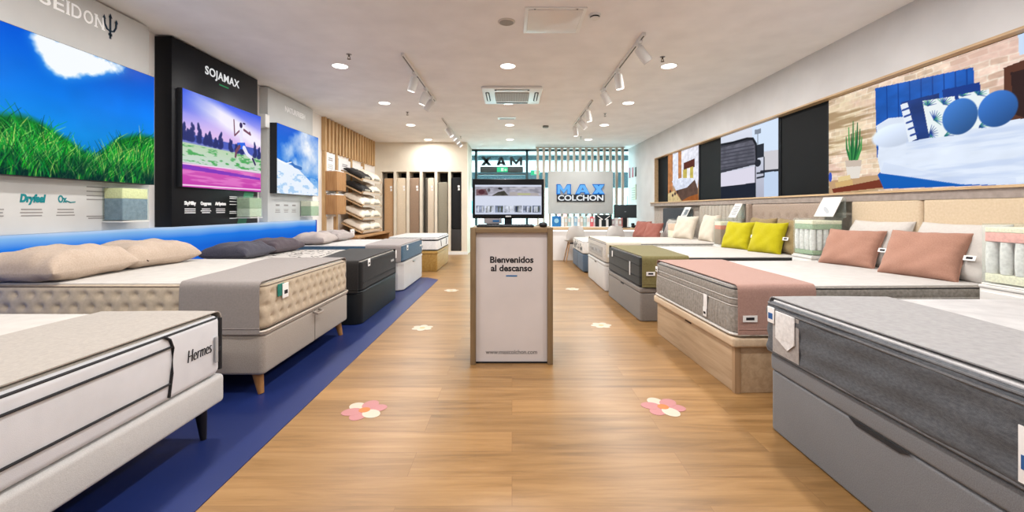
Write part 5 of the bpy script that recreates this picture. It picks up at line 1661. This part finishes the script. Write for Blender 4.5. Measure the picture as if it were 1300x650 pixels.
# ------------------------------------------------------------------ pedestals with clear sample cases between the right beds
PED = plain('pedestal_white', (222, 220, 216), .4, .4)
def pedestal(x0, x1, y0, y1, label, layers, clabel, sign=None, h=.70):
    t = thing('pedestal', label, 'pedestal', ((x0 + x1) / 2, (y0 + y1) / 2, 0))
    a, b = (x1 - x0) / 2, (y1 - y0) / 2
    mesh_obj('cabinet', MB().rbox(-a, a, -b, b, 0.02, h - .022, .006, .004), PED, t)
    mesh_obj('pedestal_top', MB().rbox(-a - .004, a + .004, -b - .004, b + .004, h - .02, h - .002, .006, .004), PED, t)
    mesh_obj('drawer', MB().rbox(-a - .008, -a + .002, -b + .012, b - .012, h - .30, h - .04, .004, .003), PED, t)
    mesh_obj('plinth', MB().box(-a + .02, a - .02, -b + .01, b - .01, 0, .021), BLACK, t)
    c = sample((x0 + .01, (y0 + y1) / 2, h + .006), .30, (y1 - y0) - .01, .36, layers, clabel)
    if sign:
        s = thing('info_sign', sign[0], 'sign', (x0 + .26, (y0 + y1) / 2, h + .37))
        Ms = Matrix.Translation((-.045, 0, 0.01)) @ Matrix.Rotation(R(27), 4, 'Y')
        bw = min(.13, b)
        mesh_obj('sign_plate', MB().rbox(-.003, .003, -bw, bw, 0, .215, .004, .002, M=Ms), plain('sign_card', (206, 202, 198), .35, .4), s)
        mesh_obj('foot', MB().rbox(-.05, .09, -bw, bw, .0, .006, .004, .002).box(.075, .08, -bw, bw, 0, .19), ACRYL, s)
        m = MB(); mk = sign[1]
        if mk == 'leaf':
            m.add([tuple(Ms @ Vector((-.0045, .055 * math.cos(a_) , .07 + .022 * math.sin(a_) + .03 * math.cos(a_)))) for a_ in [k * PI / 8 for k in range(16)]], [tuple(reversed(range(16)))])
            mesh_obj('leaf_mark', m, emit('leaf_white', (246, 246, 246), .9), s)
        else:
            for k in range(6): m.box(-.0045, -.0035, -bw * .7, bw * (.7 if k % 2 else .4), .04 + k * .024, .05 + k * .024, Ms)
            mesh_obj('small_print', m, GREYINK, s)
        if mk == 'photo':
            mesh_obj('photo', MB().box(-.0055, -.0046, -bw * .8, bw * .2, .06, .16, Ms), plain('photo_grey', (90, 92, 98), .5), s)
    return c
pedestal(2.84, 3.18, 2.315, 2.61, 'white pedestal between the grey and the wooden bed bases on the right', [('base_foam', .05, FOAMW, 0), ('springs', .19, SPRW, 0), ('pink_foam', .055, FOAMP, 0), ('top_foam', .03, FOAMW, 0)], 'clear case of white springs and pink foam at the right edge', None)
pedestal(2.84, 3.18, 4.075, 4.355, 'white pedestal between the wooden and the mole grey bed bases', [('base_foam', .04, FOAMDG, 0), ('springs', .20, SPRW, 0), ('green_foam', .05, FOAMDG, 0), ('top_foam', .035, FOAMW, 0)], 'clear case of springs and green foam beside the lime cushions', ('tilted grey sign with a white leaf on the green foam case', 'leaf'))
pedestal(2.80, 3.16, 5.79, 5.985, 'white pedestal between the mole grey and the white bed bases', [('base_foam', .20, FOAMT, 0), ('rust_foam', .055, FOAMO, 0), ('pale_foam', .05, FOAMW, 0)], 'clear case of tan and rust foam beside the cream cushions', ('tilted pale sign with printed lines on the rust foam case', 'lines'), h=.66)
pedestal(2.80, 3.16, 7.40, 7.77, 'white pedestal between the white and the slate bed bases', [('base_foam', .14, FOAMW, 0), ('pink_foam', .12, fabric('foam_peach', (226, 186, 160)), 0)], 'clear case of cream and peach foam beside the coral cushions', ('tilted sign with a dark photo on the peach foam case', 'photo'), h=.62)

# ------------------------------------------------------------------ pillows and cushions
def lay(x, y, z, w_, d, h, seed, mat, label, rz=0, group=None, tilt=0, **kw):
    o = mesh_obj('pillow', pillow_mesh(d, w_, h, seed, **kw), mat, angle=80)
    o.location = (x, y, z + h * .5 * kw.get('flat', .55) - .004); o.rotation_euler = (0, tilt, rz)
    tag(o, label, 'pillow', group)
    return o
LINEN = fabric('linen_beige', (182, 162, 144), (192, 173, 156), scale=110, mottled=.04, bump=.5)
p = lay(-3.04, 2.90, .695, .66, .50, .28, 3, LINEN, 'beige linen pillow on the tan tufted mattress, the nearer one', R(4), wr=.016, flat=.5, pinch=.06)
m = MB(); m.tube([(.05, .17, .10), (.03, .22, .085), (.035, .28, .06)], .004); mesh_obj('cord', m, plain('cord_brown', (74, 52, 44), .7), p)
p = lay(-3.04, 3.53, .695, .66, .48, .27, 8, LINEN, 'beige linen pillow on the tan tufted mattress, the farther one', R(-5), wr=.016, flat=.5, pinch=.06)
m = MB(); m.tube([(.20, -.2, .02), (.225, -.19, .005), (.235, -.175, -.01)], .004); mesh_obj('cord', m, MATS['cord_brown'], p)
PLUM = fabric('pillow_plum', (78, 68, 74), (88, 78, 84), scale=110, mottled=.08)
p = lay(-2.93, 4.62, .63, .62, .46, .22, 12, fabric('pillow_slate', (66, 64, 76), (78, 76, 86), scale=110), 'dark slate pillow on the black mattress, the nearer one', R(3))
p = lay(-2.93, 5.27, .63, .62, .46, .22, 15, PLUM, 'dark plum pillow on the black mattress, the farther one', R(-4))
GREYP = fabric('pillow_grey', (172, 160, 154), (184, 172, 166), scale=110, mottled=.05)
p = lay(-2.93, 6.38, .643, .62, .48, .22, 17, GREYP, 'light grey pillow on the slate blue mattress, the nearer one', R(5))
p = lay(-2.92, 7.02, .643, .58, .46, .22, 19, fabric('pillow_grey2', (160, 150, 146), scale=110), 'grey pillow on the slate blue mattress, the farther one', R(-4))

def lean(bx, by, z, w_, h, th_, yaw, back, seed, mat, label, tagm=None, pinch=.07, cat='cushion', group=None, ts=1, wr=.007):
    """cushion standing on its lower edge, facing the aisle (-x), leaning back; (bx, by) is the middle of the lower edge"""
    rt = Matrix.Rotation(yaw, 3, 'Z') @ Vector((0, -1, 0))
    fw = Matrix.Rotation(yaw, 3, 'Z') @ Vector((-1, 0, 0))
    up = (Vector((0, 0, 1)) * math.cos(back) - fw * math.sin(back)).normalized()
    o = mesh_obj('cushion' if cat == 'cushion' else 'pillow', pillow_mesh(w_, h, th_, seed, pinch, .8, wr=wr), mat, angle=80)
    put(o, Vector((bx, by, z)) + up * (h / 2 - .012), rt, up)
    tag(o, label, cat, group)
    m = MB()
    e = [(s * w_ / 2 * (1 - pinch * (1 - t * t)), t * h / 2 * (1 - pinch * 1.3 * (1 - s * s)), 0) for s, t in
         [(math.cos(a) / max(abs(math.cos(a)), abs(math.sin(a))), math.sin(a) / max(abs(math.cos(a)), abs(math.sin(a)))) for a in [2 * PI * k / 48 for k in range(48)]]]
    m.tube(e, .0035, True, 5)
    mesh_obj('edge_seam', m, mat, o)
    if tagm:
        m = MB().rbox(ts * w_ / 2 - .01, ts * w_ / 2 + .055, -.018, .018, .012, .016, .003, .001, 2) if ts > 0 else MB().rbox(-w_ / 2 - .055, -w_ / 2 + .01, -.018, .018, -.002, .002, .003, .001, 2)
        lb = mesh_obj('label_tag', m, PAPER, o)
        a0 = w_ / 2 + .005 if ts > 0 else -w_ / 2 - .045
        mesh_obj('label_mark', MB().box(a0, a0 + .035, -.008, .008, .0162, .017), INK, lb)
    return o
SALM = fabric('salmon', (166, 124, 106), (174, 132, 114), scale=140, mottled=.04, bump=.4)
LIME = fabric('lime', (176, 166, 16), (186, 176, 26), scale=140, mottled=.04, bump=.4)
WP = fabric('white_cotton', (196, 191, 185), scale=60, mottled=.03)
CREAM = fabric('cream_cotton', (204, 194, 178), scale=90, mottled=.04)
CORAL = fabric('coral', (146, 88, 78), (154, 98, 86), scale=120)
OLV = fabric('olive_brown', (140, 122, 84), (152, 132, 94), scale=100)
ZG = .668
lean(3.06, 3.70, ZG, .60, .42, .16, R(0), R(20), 31, WP, 'white pillow against the cream headboard, behind the farther salmon cushion', cat='pillow', pinch=.05)
lean(3.06, 3.04, ZG, .60, .42, .16, R(0), R(20), 32, WP, 'white pillow against the cream headboard, behind the nearer salmon cushion', cat='pillow', pinch=.05)
lean(2.87, 3.70, ZG, .46, .35, .15, R(17), R(26), 33, SALM, 'salmon cushion on the grey ribbed mattress, the farther one', True)
lean(2.89, 3.08, ZG, .50, .37, .15, R(14), R(26), 34, SALM, 'salmon cushion on the grey ribbed mattress, the nearer one', True)
ZH = .658
lean(3.04, 5.38, ZH, .52, .42, .15, 0, R(18), 35, OLV, 'olive brown pillow against the taupe headboard, the farther one', cat='pillow')
lean(3.04, 4.80, ZH, .52, .42, .15, 0, R(18), 36, OLV, 'olive brown pillow against the taupe headboard, the nearer one', cat='pillow')
lean(2.80, 5.40, ZH, .41, .37, .15, R(20), R(20), 37, LIME, 'lime yellow cushion on the bed with the olive runner, the farther one', True)
lean(2.86, 4.88, ZH, .41, .38, .15, R(20), R(20), 38, LIME, 'lime yellow cushion on the bed with the olive runner, the nearer one', True)
ZI = .678
lean(2.77, 6.98, ZI, .42, .40, .15, R(24), R(20), 39, CREAM, 'cream cushion on the white mattress, the farther one')
lean(2.90, 6.42, ZI, .42, .42, .15, R(4), R(16), 40, CREAM, 'cream cushion on the white mattress, the nearer one')
ZJ = .568
lean(2.98, 8.22, ZJ, .48, .42, .14, 0, R(18), 43, GREYP, 'grey pillow behind the coral cushions on the farthest right bed', cat='pillow')
lean(2.62, 8.82, ZJ, .42, .38, .14, R(24), R(22), 41, CORAL, 'coral cushion on the farthest right bed, the farther one', True)
lean(2.68, 8.30, ZJ, .42, .36, .14, R(24), R(22), 42, CORAL, 'coral cushion on the farthest right bed, the nearer one', True)

# ------------------------------------------------------------------ kiosk with computer
k_ = thing('welcome_kiosk', 'tall welcome kiosk with wooden frame and white front standing in the aisle', 'kiosk', (-.003, 3.18, 0))
KW = wood('kiosk_wood', (116, 95, 68), (138, 115, 86), 'z')
mesh_obj('side_post', MB().rbox(-.307, -.267, 0, .40, .0, 1.016, .004, .003, 2), KW, k_)
mesh_obj('side_post', MB().rbox(.267, .307, 0, .40, .0, 1.016, .004, .003, 2), KW, k_)
mesh_obj('top_board', MB().rbox(-.266, .266, 0, .40, .978, 1.016, .002, .003, 2), wood('kiosk_wood_x', (124, 102, 74), (146, 122, 92), 'x'), k_)
mesh_obj('front_panel', MB().box(-.266, .266, .035, .38, .012, .977), plain('kiosk_white', (214, 206, 204), .45, .3), k_)
mesh_obj('plinth', MB().box(-.266, .266, .03, .37, 0, .012), BLACK, k_)
m = MB()
put_text(m, 'Bienvenidos', .066, (0, .0345, .772), (1, 0, 0), (0, 0, 1), bold=.002, width=.325, extrude=.0008)
put_text(m, 'al descanso', .066, (0, .0345, .709), (1, 0, 0), (0, 0, 1), bold=.002, width=.31, extrude=.0008)
mesh_obj('greeting', m, INK, k_, smooth=False)
mesh_obj('accent_bar', MB().box(-.042, .042, .0335, .036, .648, .658), BLUEINK, k_)
m = MB(); put_text(m, 'www.maxcolchon.com', .045, (0, .0345, .082), (1, 0, 0), (0, 0, 1), width=.385, extrude=.0008, bold=.0003)
mesh_obj('web_address', m, plain('web_ink', (84, 80, 80), .6), k_, smooth=False)

t = thing('computer_screen', 'black all in one computer screen showing a web page on the kiosk', 'computer', (-.03, 3.42, 1.017), R(1.5))
mesh_obj('casing', MB().rbox(-.284, .284, -.03, .02, .062, .375, .012, .008), BLACK, t)
mesh_obj('bezel', MB().rbox(-.282, .282, -.034, -.029, .064, .373, .008, .002), plain('bezel_gloss', (14, 15, 18), .15, .5), t)
pic_shop_page().mesh('display', (-.262, -.0365, .095), (1, 0, 0), (0, 0, 1), .524, .232, lit_picture('lit_page', .92), t)
mesh_obj('emblem', MB().rbox(-.022, .022, -.0355, -.0335, .074, .084, .003, .001), GLOSSW, t)
m = MB().rbox(-.03, .03, -.02, .02, .01, .08, .006, .004).rbox(-.13, .13, -.10, .10, 0, .012, .03, .004)
mesh_obj('stand', m, BLACK, t)
t = thing('keyboard', 'dark keyboard lying before the computer screen on the kiosk', 'keyboard', (-.05, 3.235, 1.017))
mesh_obj('case', MB().rbox(-.215, .215, -.035, .055, 0, .016, .012, .006), BLACK, t)
m = MB()
for r_ in range(3):
    for q in range(18): m.box(-.205 + q * .023, -.187 + q * .023, -.028 + r_ * .026, -.006 + r_ * .026, .016, .021)
o = mesh_obj('keys', m, plain('key_grey', (58, 58, 62), .5), t)
t = thing('computer_mouse', 'black computer mouse at the right end of the kiosk top', 'mouse', (.235, 3.24, 1.017))
m = MB()
P = [(.001, .0), (.012, .018), (.02, .03), (.026, .034), (.03, .03)]
prof = []
m.rbox(-.032, .032, -.045, .05, 0, .036, .03, .018)
mesh_obj('shell', m, BLACK, t)
mesh_obj('wheel', (lambda q: (q.cyl((-.004, -.02, .034), (.004, -.02, .034), .008, n=14), q)[1])(MB()), GREYINK, t)
m = MB(); m.tube([(-.0, .05, .012), (.03, .11, .006), (-.03, .2, .006), (-.06, .3, .006)], .0025); mesh_obj('cable', m, BLACK, t)
t = thing('card_stand', 'small pale card with a blue stripe lying under the computer screen', 'card', (-.15, 3.36, 1.018))
mesh_obj('card', MB().rbox(-.07, .07, -.012, -.008, .022, .062, .003, .001, 2), plain('card_grey', (150, 146, 150), .6), t)
mesh_obj('foot', MB().box(-.05, .05, -.012, .014, 0, .022), DARKM, t)
mesh_obj('blue_stripe', MB().box(-.0, .05, -.0135, -.0121, .035, .05), BLUEINK, t)

# ------------------------------------------------------------------ flower stickers on the floor
PINK = plain('petal_pink', (178, 120, 120), .5, .3)
CRM = plain('petal_cream', (194, 182, 164), .5, .3)
ORG = plain('petal_orange', (190, 114, 54), .5, .3)
def flower(x, y, rot, label, s=1.0, pale=False):
    t = thing('floor_sticker', label, 'sticker', (x, y, .0006), rot, 'flower stickers on the floor')
    for k in range(6):
        a = k * PI / 3
        cream = k in (2, 5) or pale
        pts = [(.060 + .050 * math.cos(b), .040 * math.sin(b)) for b in [2 * PI * q / 20 for q in range(20)]]
        m = MB(); m.prism([(px * s, py * s) for px, py in pts], .0012 + .0003 * (k % 2), Matrix.Rotation(a, 4, 'Z'))
        mesh_obj('petal', m, CRM if cream else PINK, t)
    m = MB(); m.lathe([(.03 * s, .0), (.028 * s, .002)], 20); mesh_obj('flower_centre', m, plain('centre_pale', (196, 160, 108), .5) if pale else ORG, t)
FL = lambda px, py: ((px - 650) * (F * EYE / (py - HY)) / F, F * EYE / (py - HY))
flower(-.845, 2.46, .35, 'pink and cream flower sticker on the floor, nearest one left of the aisle', 1.14)
flower(.88, 2.50, -.2, 'pink and cream flower sticker on the floor, nearest one right of the aisle', 1.14)
flower(-.87, 4.17, .5, 'pale flower sticker on the floor left of the kiosk', .95, True)
flower(.885, 4.26, .1, 'pale flower sticker on the floor right of the kiosk', .95, True)
flower(-.86, 6.1, .2, 'pale flower sticker on the floor near the white bed base on the left', .95, True)
flower(.87, 6.2, .2, 'pale flower sticker on the floor before the white bed base on the right', .95, True)

# ------------------------------------------------------------------ daylight, ambient light, camera
def sunlight(loc, rot, sx, sy, watts, col):
    l = bpy.data.lights.new('mall_light', 'AREA'); l.shape = 'RECTANGLE'; l.size = sx; l.size_y = sy; l.energy = watts; l.color = col
    o = bpy.data.objects.new('mall_light', l); COL.objects.link(o); o.location = loc; o.rotation_euler = rot
    return o
sunlight((1, 14.8, 3.25), (0, 0, 0), 12, 3, MALL, (.95, .98, 1))
wd = bpy.data.worlds.new('world'); S.world = wd; wd.use_nodes = True
bg = wd.node_tree.nodes['Background']; bg.inputs[0].default_value = (1.0, .98, .96, 1); bg.inputs[1].default_value = AMB

cam = bpy.data.cameras.new('camera'); co = bpy.data.objects.new('camera', cam); COL.objects.link(co)
co.location = (0, 0, EYE); co.rotation_euler = (PI / 2, 0, 0)
cam.sensor_width = 36; cam.sensor_fit = 'HORIZONTAL'
cam.lens = F / 1300 * 36
cam.shift_y = -(325 - HY) / 1300
cam.clip_start = .05; cam.clip_end = 100
S.camera = co
S.view_settings.view_transform = 'Standard'
S.view_settings.look = 'None'
S.view_settings.exposure = EXPO
S.view_settings.gamma = 1.0
S.cycles.use_denoising = True
S.cycles.max_bounces = 8
S.cycles.diffuse_bounces = 5
S.cycles.transparent_max_bounces = 12
S.cycles.sample_clamp_indirect = 6
